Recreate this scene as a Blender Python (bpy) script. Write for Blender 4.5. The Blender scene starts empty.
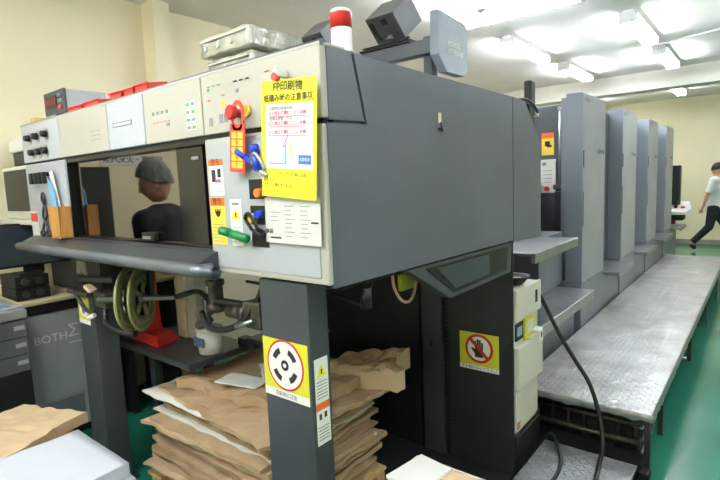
import bpy, bmesh, math, random
from mathutils import Vector, Matrix, noise
random.seed(7)
PI = math.pi
C = bpy.context.scene.collection
V = Vector

# ------------------------------------------------------------ materials
def lin(c):
    return tuple(((v/255)/12.92 if v/255 <= .04045 else ((v/255+.055)/1.055)**2.4) for v in c)
MATS = {}
def mat(name, rgb, rough=.5, metal=0., var=.06, scale=6., bump=0., bscale=60., emit=None, es=0., alpha=None, trans=0., spec=.5, coat=0., rgb2=None, thr=None, stretch=None):
    m = bpy.data.materials.new(name); m.use_nodes = True
    nt = m.node_tree; b = nt.nodes['Principled BSDF']
    b.inputs['Roughness'].default_value = rough
    b.inputs['Metallic'].default_value = metal
    b.inputs['Specular IOR Level'].default_value = spec
    b.inputs['Coat Weight'].default_value = coat
    b.inputs['Transmission Weight'].default_value = trans
    c = lin(rgb)
    tc = nt.nodes.new('ShaderNodeTexCoord')
    mp = nt.nodes.new('ShaderNodeMapping'); nt.links.new(tc.outputs['Object'], mp.inputs[0])
    if stretch: mp.inputs['Scale'].default_value = stretch
    n = nt.nodes.new('ShaderNodeTexNoise'); n.inputs['Scale'].default_value = scale; n.inputs['Detail'].default_value = 5
    nt.links.new(mp.outputs[0], n.inputs['Vector'])
    r = nt.nodes.new('ShaderNodeValToRGB')
    lo = lin(rgb2) if rgb2 else tuple(v*(1-var*2) for v in c)
    hi = c if rgb2 else tuple(min(1, v*(1+var)) for v in c)
    r.color_ramp.elements[0].color = (*lo, 1); r.color_ramp.elements[1].color = (*hi, 1)
    t = thr or (.3, .7)
    r.color_ramp.elements[0].position = t[0]; r.color_ramp.elements[1].position = t[1]
    nt.links.new(n.outputs['Fac'], r.inputs[0]); nt.links.new(r.outputs[0], b.inputs['Base Color'])
    if bump:
        n2 = nt.nodes.new('ShaderNodeTexNoise'); n2.inputs['Scale'].default_value = bscale; n2.inputs['Detail'].default_value = 3
        nt.links.new(mp.outputs[0], n2.inputs['Vector'])
        bp = nt.nodes.new('ShaderNodeBump'); bp.inputs['Strength'].default_value = bump; bp.inputs['Distance'].default_value = .01
        nt.links.new(n2.outputs['Fac'], bp.inputs['Height']); nt.links.new(bp.outputs[0], b.inputs['Normal'])
    if emit:
        b.inputs['Emission Color'].default_value = (*lin(emit), 1); b.inputs['Emission Strength'].default_value = es
    if alpha is not None: b.inputs['Alpha'].default_value = alpha
    MATS[name] = m
    return m
M = MATS
mat('wall', (238, 228, 196), .85, var=.02, scale=1.5, bump=.05, bscale=200)
mat('ceiling', (232, 230, 224), .9, var=.03, scale=2, bump=.15, bscale=300)
mat('beam', (222, 220, 212), .85, var=.02)
mat('baseboard', (150, 148, 135), .6)
mat('press_grey', (98, 103, 114), .38, metal=.15, var=.07, scale=3, bump=.02, bscale=90, rgb2=(89, 94, 104))
mat('tower_grey', (124, 131, 142), .38, metal=.2, var=.06, scale=2.5, stretch=(1, 1, .4))
mat('tower_light', (156, 160, 167), .42, metal=.1, var=.05, scale=2.5)
mat('unit_dark', (72, 78, 82), .5, var=.08)
mat('dark_panel', (38, 41, 44), .45, var=.12, scale=3)
mat('column_grey', (62, 67, 72), .42, var=.08, scale=4)
mat('black', (16, 16, 17), .5)
mat('black_gloss', (14, 14, 16), .15)
mat('fascia', (176, 173, 162), .45, var=.02, scale=3)
mat('fascia_blue', (180, 183, 190), .45, var=.02)
mat('door_white', (168, 171, 176), .4, var=.03)
mat('seam', (30, 30, 32), .7)
mat('window', (134, 127, 123), .03, metal=1., var=.0)
mat('shelf', (70, 74, 80), .3, metal=.3, var=.08)
mat('shelf_edge', (112, 118, 126), .3, metal=.4, var=.05)
mat('cream', (212, 210, 197), .5, var=.02)
mat('white', (235, 235, 232), .6, var=.02)
mat('paper_white', (208, 212, 224), .75, var=.02, scale=3)
mat('paper_dirty', (214, 214, 208), .8, var=.04)
mat('kraft', (186, 161, 128), .8, var=.1, scale=5, bump=.2, bscale=30, rgb2=(170, 142, 110))
mat('kraft_dark', (172, 144, 112), .8, var=.12, scale=5, bump=.2, bscale=30, rgb2=(148, 120, 92))
mat('kraft_light', (204, 178, 144), .8, var=.08, scale=5, bump=.2, bscale=18)
mat('red', (200, 40, 36), .35, var=.03)
mat('red_plastic', (226, 66, 60), .4, var=.04)
mat('orange', (234, 112, 40), .5)
mat('yellow', (238, 230, 50), .6, var=.02)
mat('sign_yellow', (212, 208, 50), .5, var=.03)
mat('yellow_soft', (240, 205, 70), .5)
mat('print_pink', (238, 92, 120), .7)
mat('print_dark', (40, 42, 46), .7)
mat('print_grey', (130, 132, 136), .7)
mat('print_green', (60, 170, 90), .7)
mat('print_blue', (70, 120, 180), .6)
mat('blue', (30, 60, 190), .3)
mat('light_blue', (120, 180, 222), .5)
mat('green_pen', (14, 130, 70), .3)
mat('steel', (170, 172, 174), .3, metal=.9, var=.1)
mat('dark_steel', (80, 80, 82), .4, metal=.7, var=.15)
mat('oily', (92, 88, 78), .4, metal=.6, var=.3, scale=30)
mat('reel_olive', (158, 158, 112), .4, metal=.3, var=.08)
mat('wood', (222, 188, 130), .6, var=.1, scale=8, stretch=(6, 6, .6), rgb2=(200, 160, 104))
mat('wood_pale', (222, 206, 178), .65, var=.06, scale=8, stretch=(5, 5, .5))
mat('wood_orange', (205, 150, 84), .5, var=.1, scale=10, stretch=(6, 6, .6), rgb2=(180, 124, 62))
mat('crt_light', (150, 154, 160), .5)
mat('crt_dark', (74, 78, 84), .55)
mat('sign_grey', (150, 160, 176), .45)
mat('screen_dark', (16, 17, 20), .3, spec=.3)
mat('monitor_blue', (52, 60, 68), .3)
mat('cabinet_grey', (176, 179, 182), .35, metal=.1, var=.04)
mat('tub_blue', (90, 110, 150), .5)
mat('lcd', (150, 180, 200), .2)
mat('skin', (205, 160, 130), .55, var=.04)
mat('shirt_white', (226, 230, 236), .8, var=.03, bump=.2, bscale=14)
mat('trouser', (34, 36, 42), .8, var=.1, bump=.2, bscale=14)
mat('hair', (24, 22, 21), .6, var=.2, scale=60)
mat('shoe', (18, 18, 19), .4)
mat('navy_work', (30, 33, 42), .8, var=.1, bump=.2, bscale=14)
mat('cap_net', (120, 122, 122), .8, var=.15, scale=30)
mat('cable_black', (20, 21, 22), .45)
mat('cable_green', (26, 50, 44), .45)
mat('cable_pink', (214, 168, 150), .5)
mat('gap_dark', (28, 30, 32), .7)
mat('drawer_grey', (120, 126, 132), .45)
mat('desk_top', (170, 172, 172), .4)
mat('desk_beige', (206, 194, 160), .5)
mat('tube', (255, 255, 255), .4, emit=(246, 250, 255), es=34.)
mat('lamp_body', (225, 226, 226), .5)
mat('tread', (160, 163, 166), .32, metal=.75, var=.1, scale=14, bump=.15, bscale=40)
mat('clear_film', (235, 238, 240), .12, alpha=.35, bump=.8, bscale=14, var=0)
mat('bubble', (196, 196, 180), .25, var=.1, scale=9, bump=1., bscale=18, rgb2=(142, 146, 128), coat=.5)

def floor_mat():
    m = mat('floor', (46, 134, 112), .22, var=.12, scale=1.2, rgb2=(34, 114, 94), bump=.04, bscale=8, coat=.2)
    return m
floor_mat()

def diamond_mat(name, rgb, rough, metal, film):
    """steel tread plate: two crossed rows of raised lozenges as bump, worn film on top"""
    m = mat(name, rgb, rough, metal=metal, var=.12, scale=5)
    nt = m.node_tree; b = nt.nodes['Principled BSDF']
    tc = [n for n in nt.nodes if n.type == 'TEX_COORD'][0]
    outs = []
    for ang, off in ((PI/4, 0), (-PI/4, .5)):
        mp = nt.nodes.new('ShaderNodeMapping'); mp.inputs['Rotation'].default_value = (0, 0, ang); mp.inputs['Scale'].default_value = (22, 22, 22)
        mp.inputs['Location'].default_value = (off, off, 0)
        nt.links.new(tc.outputs['Object'], mp.inputs[0])
        fr = nt.nodes.new('ShaderNodeVectorMath'); fr.operation = 'FRACTION'; nt.links.new(mp.outputs[0], fr.inputs[0])
        sb = nt.nodes.new('ShaderNodeVectorMath'); sb.operation = 'SUBTRACT'; sb.inputs[1].default_value = (.5, .5, 0); nt.links.new(fr.outputs[0], sb.inputs[0])
        sc = nt.nodes.new('ShaderNodeVectorMath'); sc.operation = 'MULTIPLY'; sc.inputs[1].default_value = (2.4, 7., 0); nt.links.new(sb.outputs[0], sc.inputs[0])
        ln = nt.nodes.new('ShaderNodeVectorMath'); ln.operation = 'LENGTH'; nt.links.new(sc.outputs[0], ln.inputs[0])
        mr = nt.nodes.new('ShaderNodeMapRange'); mr.inputs['From Min'].default_value = 1.; mr.inputs['From Max'].default_value = .5
        nt.links.new(ln.outputs['Value'], mr.inputs['Value']); outs.append(mr)
    mx = nt.nodes.new('ShaderNodeMath'); mx.operation = 'MAXIMUM'
    nt.links.new(outs[0].outputs[0], mx.inputs[0]); nt.links.new(outs[1].outputs[0], mx.inputs[1])
    bp = nt.nodes.new('ShaderNodeBump'); bp.inputs['Strength'].default_value = .7 if not film else .9; bp.inputs['Distance'].default_value = .006
    nt.links.new(mx.outputs[0], bp.inputs['Height'])
    if film:
        n2 = nt.nodes.new('ShaderNodeTexNoise'); n2.inputs['Scale'].default_value = 5; n2.inputs['Detail'].default_value = 4; n2.inputs['Distortion'].default_value = 2
        nt.links.new(tc.outputs['Object'], n2.inputs['Vector'])
        b2 = nt.nodes.new('ShaderNodeBump'); b2.inputs['Strength'].default_value = .45; b2.inputs['Distance'].default_value = .03
        nt.links.new(n2.outputs['Fac'], b2.inputs['Height']); nt.links.new(bp.outputs[0], b2.inputs['Normal'])
        b.inputs['Coat Weight'].default_value = .8; b.inputs['Coat Roughness'].default_value = .15
        nt.links.new(b2.outputs[0], b.inputs['Coat Normal']); nt.links.new(b2.outputs[0], b.inputs['Normal'])
    else: nt.links.new(bp.outputs[0], b.inputs['Normal'])
diamond_mat('diamond_film', (206, 208, 210), .34, .3, True)
diamond_mat('diamond', (160, 163, 165), .4, .7, False)

# ------------------------------------------------------------ geometry helper
class MB:
    def __init__(s, base=(0, 0, 0)):
        s.bm = bmesh.new(); s.ms = []; s.base = V(base)
    def mi(s, m):
        if m not in s.ms: s.ms.append(m)
        return s.ms.index(m)
    def face(s, vs, m, smooth=False):
        try: f = s.bm.faces.new(vs)
        except ValueError: return None
        f.material_index = s.mi(m); f.smooth = smooth; return f
    def box(s, x0, x1, y0, y1, z0, z1, m, bev=0., rot=None, seg=2):
        """axis box; rot = (axis, angle) or Matrix about its centre"""
        c = V(((x0+x1)/2, (y0+y1)/2, (z0+z1)/2)); d = V((abs(x1-x0), abs(y1-y0), abs(z1-z0)))
        b2 = bmesh.new(); bmesh.ops.create_cube(b2, size=1)
        for v in b2.verts: v.co = V((v.co.x*d.x, v.co.y*d.y, v.co.z*d.z))
        if bev: bmesh.ops.bevel(b2, geom=b2.edges[:], offset=min(bev, min(d)*.45), segments=seg, affect='EDGES', profile=.5)
        Mx = Matrix.Identity(4)
        if rot is not None: Mx = Matrix.Rotation(rot[1], 4, rot[0]) if isinstance(rot, tuple) else rot.to_4x4()
        s.add(b2, Matrix.Translation(c) @ Mx, m); return s
    def add(s, b2, Mx, m, smooth=False):
        i = s.mi(m); mp = {}
        for v in b2.verts: mp[v] = s.bm.verts.new(Mx @ v.co)
        for f in b2.faces:
            try: g = s.bm.faces.new([mp[v] for v in f.verts])
            except ValueError: continue
            g.material_index = i; g.smooth = smooth
        b2.free()
    def prism(s, pts, n, m, smooth=False, taper=1.):
        """pts: 3D polygon, n: extrusion vector"""
        n = V(n); a = [s.bm.verts.new(V(p)) for p in pts]
        c = sum((V(p) for p in pts), V())/len(pts)
        b = [s.bm.verts.new(c+(V(p)-c)*taper+n) for p in pts]
        s.face(a[::-1], m); s.face(b, m)
        for i in range(len(pts)):
            j = (i+1) % len(pts); s.face([a[i], a[j], b[j], b[i]], m, smooth)
        return s
    def cyl(s, p0, p1, r0, m, r1=None, seg=20, caps=True):
        p0 = V(p0); p1 = V(p1); d = (p1-p0); q = d.to_track_quat('Z', 'Y').to_matrix()
        r1 = r0 if r1 is None else r1
        A = []; B = []
        for k in range(seg):
            a = 2*PI*k/seg; o = q @ V((math.cos(a), math.sin(a), 0))
            A.append(s.bm.verts.new(p0+o*r0)); B.append(s.bm.verts.new(p1+o*r1))
        for k in range(seg):
            j = (k+1) % seg; s.face([A[k], A[j], B[j], B[k]], m, True)
        if caps: s.face(A[::-1], m); s.face(B, m)
        return s
    def lathe(s, p, axis, prof, m, seg=24, closed=False):
        """prof: list of (radius, distance along axis)"""
        q = V(axis).to_track_quat('Z', 'Y').to_matrix(); rings = []
        for r, h in prof:
            rings.append([s.bm.verts.new(V(p)+q @ V((max(r, 1e-4)*math.cos(2*PI*k/seg), max(r, 1e-4)*math.sin(2*PI*k/seg), h))) for k in range(seg)])
        n = len(rings)
        for i in range(n if closed else n-1):
            a = rings[i]; b = rings[(i+1) % n]
            for k in range(seg):
                j = (k+1) % seg; s.face([a[k], a[j], b[j], b[k]], m, True)
        if not closed: s.face(rings[0][::-1], m); s.face(rings[-1], m)
        return s
    def tube(s, pts, r, m, seg=10, smooth=4):
        P = [V(p) for p in pts]
        if smooth > 1 and len(P) > 2:
            Q = []
            for i in range(len(P)-1):
                a = P[max(i-1, 0)]; b = P[i]; c = P[i+1]; d = P[min(i+2, len(P)-1)]
                for k in range(smooth):
                    t = k/smooth
                    Q.append(.5*((2*b)+(c-a)*t+(2*a-5*b+4*c-d)*t*t+(3*b-a-3*c+d)*t**3))
            Q.append(P[-1]); P = Q
        rings = []; up = V((.12, .31, .94))
        for i, p in enumerate(P):
            d = (P[min(i+1, len(P)-1)]-P[max(i-1, 0)]).normalized()
            u = d.cross(up); 
            if u.length < 1e-3: u = d.cross(V((1, 0, 0)))
            u.normalize(); w = d.cross(u).normalized(); up = -w if False else up
            rings.append([s.bm.verts.new(p+u*r*math.cos(2*PI*k/seg)+w*r*math.sin(2*PI*k/seg)) for k in range(seg)])
        for a, b in zip(rings, rings[1:]):
            for k in range(seg):
                j = (k+1) % seg; s.face([a[k], a[j], b[j], b[k]], m, True)
        s.face(rings[0][::-1], m); s.face(rings[-1], m); return s
    def text(s, st, size, o, r, u, m, depth=.0015, align='CENTER', bold=0.):
        cu = bpy.data.curves.new('t', 'FONT'); cu.body = st; cu.size = size; cu.align_x = align; cu.align_y = 'CENTER'; cu.extrude = 0; cu.offset = bold; cu.resolution_u = 2
        ob = bpy.data.objects.new('t', cu); C.objects.link(ob)
        dg = bpy.context.evaluated_depsgraph_get(); me = bpy.data.meshes.new_from_object(ob.evaluated_get(dg))
        r = V(r).normalized(); u = V(u).normalized(); n = r.cross(u)
        Mx = Matrix((( r.x, u.x, n.x, 0), (r.y, u.y, n.y, 0), (r.z, u.z, n.z, 0), (0, 0, 0, 1))); Mx = Matrix.Translation(V(o)+n*depth) @ Mx
        b2 = bmesh.new(); b2.from_mesh(me); s.add(b2, Mx, m)
        bpy.data.objects.remove(ob); bpy.data.meshes.remove(me); bpy.data.curves.remove(cu); return s
    def build(s, name, parent=None, loc=None, off=None, recalc=True):
        if recalc: bmesh.ops.recalc_face_normals(s.bm, faces=s.bm.faces[:])
        o0 = V((0, 0, 0)); p = parent
        while p is not None: o0 += p.location; p = p.parent
        if parent is None and loc is not None: o0 = V(loc)
        for v in s.bm.verts: v.co -= o0
        me = bpy.data.meshes.new(name); s.bm.to_mesh(me); s.bm.free()
        for m in s.ms: me.materials.append(M[m])
        o = bpy.data.objects.new(name, me); C.objects.link(o); o.parent = parent
        if parent is None: o.location = o0
        return o

def thing(name, loc, label, cat, group=None):
    o = bpy.data.objects.new(name, None); o.empty_display_size = .1; C.objects.link(o); o.location = loc
    return tag(o, label, cat, group)
def tag(o, label, cat, group=None, kind=None):
    if label: o['label'] = label
    if cat: o['category'] = cat
    if group: o['group'] = group
    if kind: o['kind'] = kind
    return o
def struct(o): o['kind'] = 'structure'; return o
def copy_tree(o, loc, label, group=None):
    kids = {}
    for x in bpy.data.objects:
        if x.parent: kids.setdefault(x.parent.name, []).append(x)
    def rec(a, par):
        c = a.copy(); C.objects.link(c); c.parent = par
        for k in kids.get(a.name, []): rec(k, c)
        return c
    r = rec(o, None); r.location = loc; r['label'] = label
    if group: r['group'] = group
    return r
FX = (0, 1, 0)   # text right vector on a face looking +X
UZ = (0, 0, 1)

# ============================================================ ROOM
XW, XR, YN, YF, ZC = -4.12, 3.2, -2.4, 13.2, 3.2
def slab(name, a, m):
    return struct(MB().box(*a, m).build(name))
slab('floor', (XW-.1, XR+.1, YN-.1, YF+.1, -.1, 0), 'floor')
slab('ceiling', (XW-.1, XR+.1, YN-.1, YF+.1, ZC, ZC+.1), 'ceiling')
slab('wall_left', (XW-.1, XW, YN-.1, YF+.1, 0, ZC), 'wall')
slab('wall_right', (XR, XR+.1, YN-.1, YF+.1, 0, ZC), 'wall')
slab('wall_near', (XW, XR, YN-.1, YN, 0, ZC), 'wall')
slab('wall_far', (XW, XR, YF, YF+.1, 0, ZC), 'wall')
slab('baseboard_far', (XW, XR, YF-.015, YF, 0, .1), 'baseboard')
slab('trim_1', (XW, -3.94, 2.29, 2.44, 0, ZC), 'wall')                 # pillar
slab('trim_2', (XW, XR, 9.2, 9.55, 2.92, ZC), 'beam')                   # ceiling beam
b = MB(); b.tube([(-1.1, 7.32, 3.185), (-.3, 7.0, 3.185), (.9, 6.5, 3.185)], .012, 'lamp_body', smooth=1); struct(b.build('trim_3'))
b = MB(); b.tube([(-.52, 9.17, 3.18), (-.52, 9.17, 2.93)], .014, 'lamp_body', smooth=1); struct(b.build('trim_4'))

# fluorescent fixtures
def fixture(cx, cy, ang, label):
    L = 1.22
    t = thing('fluorescent_lamp', (cx, cy, 3.02), label, 'ceiling lamp', 'fluorescent ceiling lamps')
    dx, dy = math.cos(ang), math.sin(ang); P = lambda s, o, z: V((cx+dx*s-dy*o, cy+dy*s+dx*o, z))
    h = MB()
    pts = [(-.085, 3.15), (.085, 3.15), (.045, 3.198), (-.045, 3.198)]
    h.prism([P(-L/2, o, z) for o, z in pts], (dx*L, dy*L, 0), 'lamp_body').build('housing', t)
    for o in (-.055, .055):
        b = MB(); b.cyl(P(-L/2+.03, o, 3.11), P(L/2-.03, o, 3.11), .016, 'tube', seg=8).build('tube', t)
    for sgn in (-1, 1):
        e = MB(); e.prism([P(sgn*(L/2-.03), o, z) for o, z in ((-.08, 3.085), (.08, 3.085), (.08, 3.16), (-.08, 3.16))], V((dx, dy, 0))*sgn*.03, 'lamp_body').build('socket', t)
    return t
fx = [(-1.85, 4.6, .0, 'white twin-tube fluorescent lamp set crosswise on the ceiling above the tilted grey sign panel'),
      (-2.2, 3.95, PI/2, 'bright twin-tube fluorescent lamp just above and behind the grey sign panel'),
      (-2.3, 6.15, PI/2, 'twin-tube fluorescent lamp above the first printing tower, left row'),
      (-2.25, 8.0, PI/2, 'twin-tube fluorescent lamp just this side of the ceiling beam, left row'),
      (-1.1, 6.2, PI/2, 'twin-tube fluorescent lamp in the right row, nearer of two joined by a conduit'),
      (-1.1, 8.0, PI/2, 'twin-tube fluorescent lamp at the far end of the conduit, right row'),
      (-1.35, 11.2, PI/2, 'twin-tube fluorescent lamp beyond the ceiling beam near the far wall'),
      (.1, 6.2, PI/2, 'twin-tube fluorescent lamp cut by the right edge of the picture'),
      (.6, 3.2, PI/2, 'twin-tube fluorescent lamp over the aisle beside the press'),
      (.6, 0.4, PI/2, 'twin-tube fluorescent lamp over the aisle behind the viewer'),
      (-1.6, -1.0, .0, 'twin-tube fluorescent lamp behind the viewer near the left wall'),
      (-3.0, -1.6, .0, 'twin-tube fluorescent lamp behind the viewer, farthest into the left corner'),
      (-.4, -.9, .0, 'twin-tube fluorescent lamp directly behind the viewer'),
      (-2.2, -.1, .0, 'unseen twin-tube fluorescent lamp added out of view to brighten the left wall'),  # added lamp, never in view, lifts the left wall
      (1.6, 9.8, PI/2, 'twin-tube fluorescent lamp over the far aisle right of the walkway'),
      (-3.0, 11.4, PI/2, 'twin-tube fluorescent lamp over the far left corner')]
for f in fx: fixture(*f)

# ============================================================ DELIVERY UNIT
X0, X1 = -3.41, -1.0; Y0 = 1.095; Z0, Z1 = 1.335, 2.05
du = thing('press_delivery_unit', (-2.2, 1.9, 0), 'grey and ivory delivery hood with dark window, shelf and two columns', 'printing press')
def P(name, mb, parent=None): return mb.build(name, parent or du)
b = MB(); b.box(X0+.01, X1-.012, Y0+.045, 2.485, Z0, Z1-.004, 'press_grey', .006)
b.prism([(X0+.01, 2.485, Z0-.005), (X0+.01, 2.88, Z0-.005), (X0+.01, 2.88, 1.83), (X0+.01, 2.64, 2.04), (X0+.01, 2.485, 2.045)], (X1-X0-.022, 0, 0), 'press_grey')
P('hood_body', b)
b = MB()   # near side panel, cut out for the corner cover
b.prism([(X1-.012, 1.235, 2.045), (X1-.012, 2.478, 2.045), (X1-.012, 2.478, Z0-.012), (X1-.012, 1.10, Z0), (X1-.012, 1.10, 1.828), (X1-.012, 1.29, 1.834)], (.012, 0, 0), 'press_grey')
P('side_panel', b)
b = MB(); b.prism([(X1-.012, 1.11, 2.05), (X1-.012, 1.222, 2.047), (X1-.012, 1.276, 1.843), (X1-.012, 1.11, 1.838)], (.012, 0, 0), 'press_grey'); P('corner_cover', b)
b = MB(); b.prism([(X1-.012, 2.486, 2.045), (X1-.012, 2.645, 2.04), (X1-.012, 2.885, 1.83), (X1-.012, 2.885, 1.30), (X1-.012, 2.486, 1.315)], (.012, 0, 0), 'press_grey'); P('end_panel', b)
b = MB(); b.box(X1-.011, X1-.008, 1.1, 2.87, 1.34, 1.83, 'seam')
b.prism([(X1-.011, 1.224, 2.044), (X1-.011, 1.235, 2.044), (X1-.011, 1.29, 1.83), (X1-.011, 1.275, 1.83)], (.003, 0, 0), 'seam')
b.box(X1-.011, X1-.008, 2.478, 2.486, 1.32, 2.04, 'seam'); P('panel_gap', b)
b = MB(); b.box(X1, X1+.006, 1.737, 1.757, 1.868, 1.907, 'wood_pale', .002); b.tube([(X1+.008, 1.747, 1.87), (X1+.012, 1.747, 1.845), (X1+.008, 1.76, 1.838)], .003, 'black', smooth=2); b.tube([(X1+.006, 1.735, 1.846), (X1+.006, 1.77, 1.842)], .003, 'black'); P('latch', b)
# ivory front: upper fascia panels
def icon_row(b, xs, z, w, h, m, step):
    for i in range(xs[1]): b.box(xs[0]+i*step, xs[0]+i*step+w, Y0-.0125, Y0-.011, z, z+h, m)
FZ0, FZ1 = 1.842, 2.055
edges = [-3.41, -2.865, -2.322, -2.0, -1.589, -1.0]
for i in range(5):
    b = MB(); xa, xb = edges[i]+.003, edges[i+1]-.003
    if i == 2: pass
    b.box(xa, xb, Y0-.011, Y0+.02, FZ0, FZ1 if i != 4 else FZ1, 'fascia_blue' if i in (0, 2) and i != 4 else 'fascia', .004)
    if i == 1:
        for k in range(3): b.box(-2.50, -2.40, Y0-.0125, Y0-.011, 1.90+k*.02, 1.902+k*.02, 'print_grey')
    if i == 2:
        b.box(-2.27, -2.10, Y0-.0125, Y0-.011, 1.935, 1.955, 'print_grey'); b.box(-2.26, -2.11, Y0-.0135, Y0-.012, 1.94, 1.95, 'paper_dirty')
    if i == 3:
        icon_row(b, (-1.93, 4), 1.950, .014, .012, 'print_grey', .033); icon_row(b, (-1.93, 5), 1.918, .016, .003, 'print_pink', .027)
        b.box(-1.83, -1.81, Y0-.0125, Y0-.011, 1.90, 1.912, 'print_grey')
        for r in range(4):
            for c in range(2):
                b.box(-1.69+c*.034, -1.663+c*.034, Y0-.0125, Y0-.011, 1.868+r*.028, 1.890+r*.028, 'white')
                b.box(-1.687+c*.034, -1.667+c*.034, Y0-.0135, Y0-.0124, 1.872+r*.028, 1.884+r*.028, 'print_green' if (r+c) % 2 else 'print_grey')
    if i == 4:
        icon_row(b, (-1.55, 3), 2.003, .014, .004, 'print_grey', .03); icon_row(b, (-1.55, 1), 1.99, .012, .009, 'print_green', .03)
        icon_row(b, (-1.40, 3), 2.000, .018, .005, 'print_dark', .032); icon_row(b, (-1.39, 1), 1.965, .014, .012, 'print_grey', .03)
        icon_row(b, (-1.24, 1), 2.006, .022, .004, 'red_plastic', .04); icon_row(b, (-1.19, 1), 2.006, .014, .004, 'print_grey', .04)
        icon_row(b, (-1.55, 1), 1.955, .014, .006, 'red_plastic', .03); icon_row(b, (-1.47, 1), 1.965, .016, .004, 'print_grey', .03)
        icon_row(b, (-1.475, 1), 1.93, .02, .02, 'yellow', .03); icon_row(b, (-1.49, 2), 1.875, .02, .03, 'print_grey', .028); icon_row(b, (-1.55, 1), 1.87, .02, .028, 'print_grey', .028)
    o = P('fascia_panel', b)
    if i == 0:
        for x, z in ((-3.31, 1.976), (-3.19, 1.978), (-3.06, 1.98), (-3.27, 1.893), (-3.17, 1.893), (-3.08, 1.893)):
            k = MB(); k.cyl((x+.03, Y0-.011, z), (x+.03, Y0-.014, z), .034, 'steel'); k.cyl((x+.03, Y0-.014, z), (x+.03, Y0-.04, z), .019, 'black', r1=.016); k.build('knob', o)
b = MB(); b.tube([(X0-.002, Y0-.002, Z1+.004), (X1+.002, Y0-.002, Z1+.004), ], .009, 'press_grey', smooth=1)
b.box(X0, X1, Y0-.012, Y0+.1, Z1-.006, Z1+.006, 'fascia', .004); P('top_rail', b)
b = MB(); b.box(X0+.01, X1-.01, Y0, Y0+.02, 1.826, 1.845, 'seam'); P('fascia_gap', b)
# door panel (right)
b = MB()
b.box(-1.588, -1.003, Y0-.012, Y0+.02, 1.345, 1.826, 'fascia', .006)
b.box(-1.565, -1.035, Y0-.016, Y0-.010, 1.365, 1.812, 'door_white', .003)
P('door_panel', b)
def port(x0, x1, z0, z1):
    b = MB(); b.box(x0, x1, Y0-.0185, Y0-.0155, z0, z1, 'black'); return P('port', b)
p1 = port(-1.345, -1.262, 1.61, 1.675); p2 = port(-1.345, -1.262, 1.525, 1.588); port(-1.345, -1.262, 1.45, 1.505)
k = MB(); k.cyl((-1.278, Y0-.018, 1.63), (-1.278, Y0-.045, 1.63), .014, 'orange'); k.build('knob', p1)
k = MB(); k.cyl((-1.318, Y0-.018, 1.548), (-1.318, Y0-.05, 1.548), .016, 'yellow_soft'); k.cyl((-1.285, Y0-.018, 1.56), (-1.285, Y0-.045, 1.56), .013, 'blue'); k.build('knob', p2)
def wlabel(x0, x1, z0, z1, kind):
    b = MB(); y = Y0-.0165; b.box(x0, x1, y-.001, y, z0, z1, 'white' if kind != 2 else 'yellow_soft')
    w = x1-x0; h = z1-z0; cx = (x0+x1)/2; q = y-.001
    if kind in (1, 2):
        b.box(x0, x1, q-.001, q, z1-h*.17, z1, 'orange'); b.text('警告', w*.32, (cx, q, z1-h*.085), (1, 0, 0), UZ, 'print_dark')
    if kind == 1:
        b.box(cx-w*.32, cx-w*.05, q-.001, q, z0+h*.38, z0+h*.72, 'print_dark', 0); b.box(cx+w*.1, cx+w*.32, q-.001, q, z0+h*.5, z0+h*.74, 'print_dark'); b.box(cx-w*.1, cx+w*.3, q-.001, q, z0+h*.36, z0+h*.45, 'print_pink')
        for r in range(2): b.box(x0+w*.15, x1-w*.15, q-.001, q, z0+h*(.1+.1*r), z0+h*(.115+.1*r), 'print_grey')
    if kind == 2:
        b.cyl((cx, q, z0+h*.66), (cx, q-.001, z0+h*.66), w*.14, 'print_dark')
        for a in (-.5, 0, .5): b.box(cx+a*w*.3-.003, cx+a*w*.3+.003, q-.001, q, z0+h*.66, z0+h*.76, 'print_dark')
        for r in range(6): b.box(x0+w*.12, x1-w*.12, q-.001, q, z0+h*(.07+.07*r), z0+h*(.085+.07*r), 'print_grey')
    if kind == 3:
        b.prism([(x0+w*.1, q, z0+h*.58), (x1-w*.1, q, z0+h*.58), (cx, q, z0+h*.82)], (0, -.001, 0), 'yellow'); b.box(cx-.003, cx+.003, q-.0015, q-.001, z0+h*.62, z0+h*.72, 'print_dark')
        b.box(x0+w*.2, x1-w*.2, q-.001, q, z0+h*.88, z0+h*.93, 'print_grey')
        for r in range(5): b.box(x0+w*.15, x1-w*.15, q-.001, q, z0+h*(.08+.08*r), z0+h*(.092+.08*r), 'print_grey')
    return P('warning_label', b)
wlabel(-1.565, -1.482, 1.625, 1.752, 1); wlabel(-1.57, -1.487, 1.448, 1.617, 2); wlabel(-1.457, -1.395, 1.448, 1.61, 3)
# left tool panel
b = MB(); b.box(-3.40, -2.842, Y0-.012, Y0+.02, 1.375, 1.832, 'door_white', .006); P('tool_panel', b)
for x in (-3.235, -3.175, -3.115, -3.055):
    b = MB(); b.cyl((x, Y0-.012, 1.765), (x, Y0-.045, 1.765), .012, 'black'); b.box(x-.017, x+.017, Y0-.05, Y0-.03, 1.715, 1.778, 'black', .005); P('hook', b)
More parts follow.
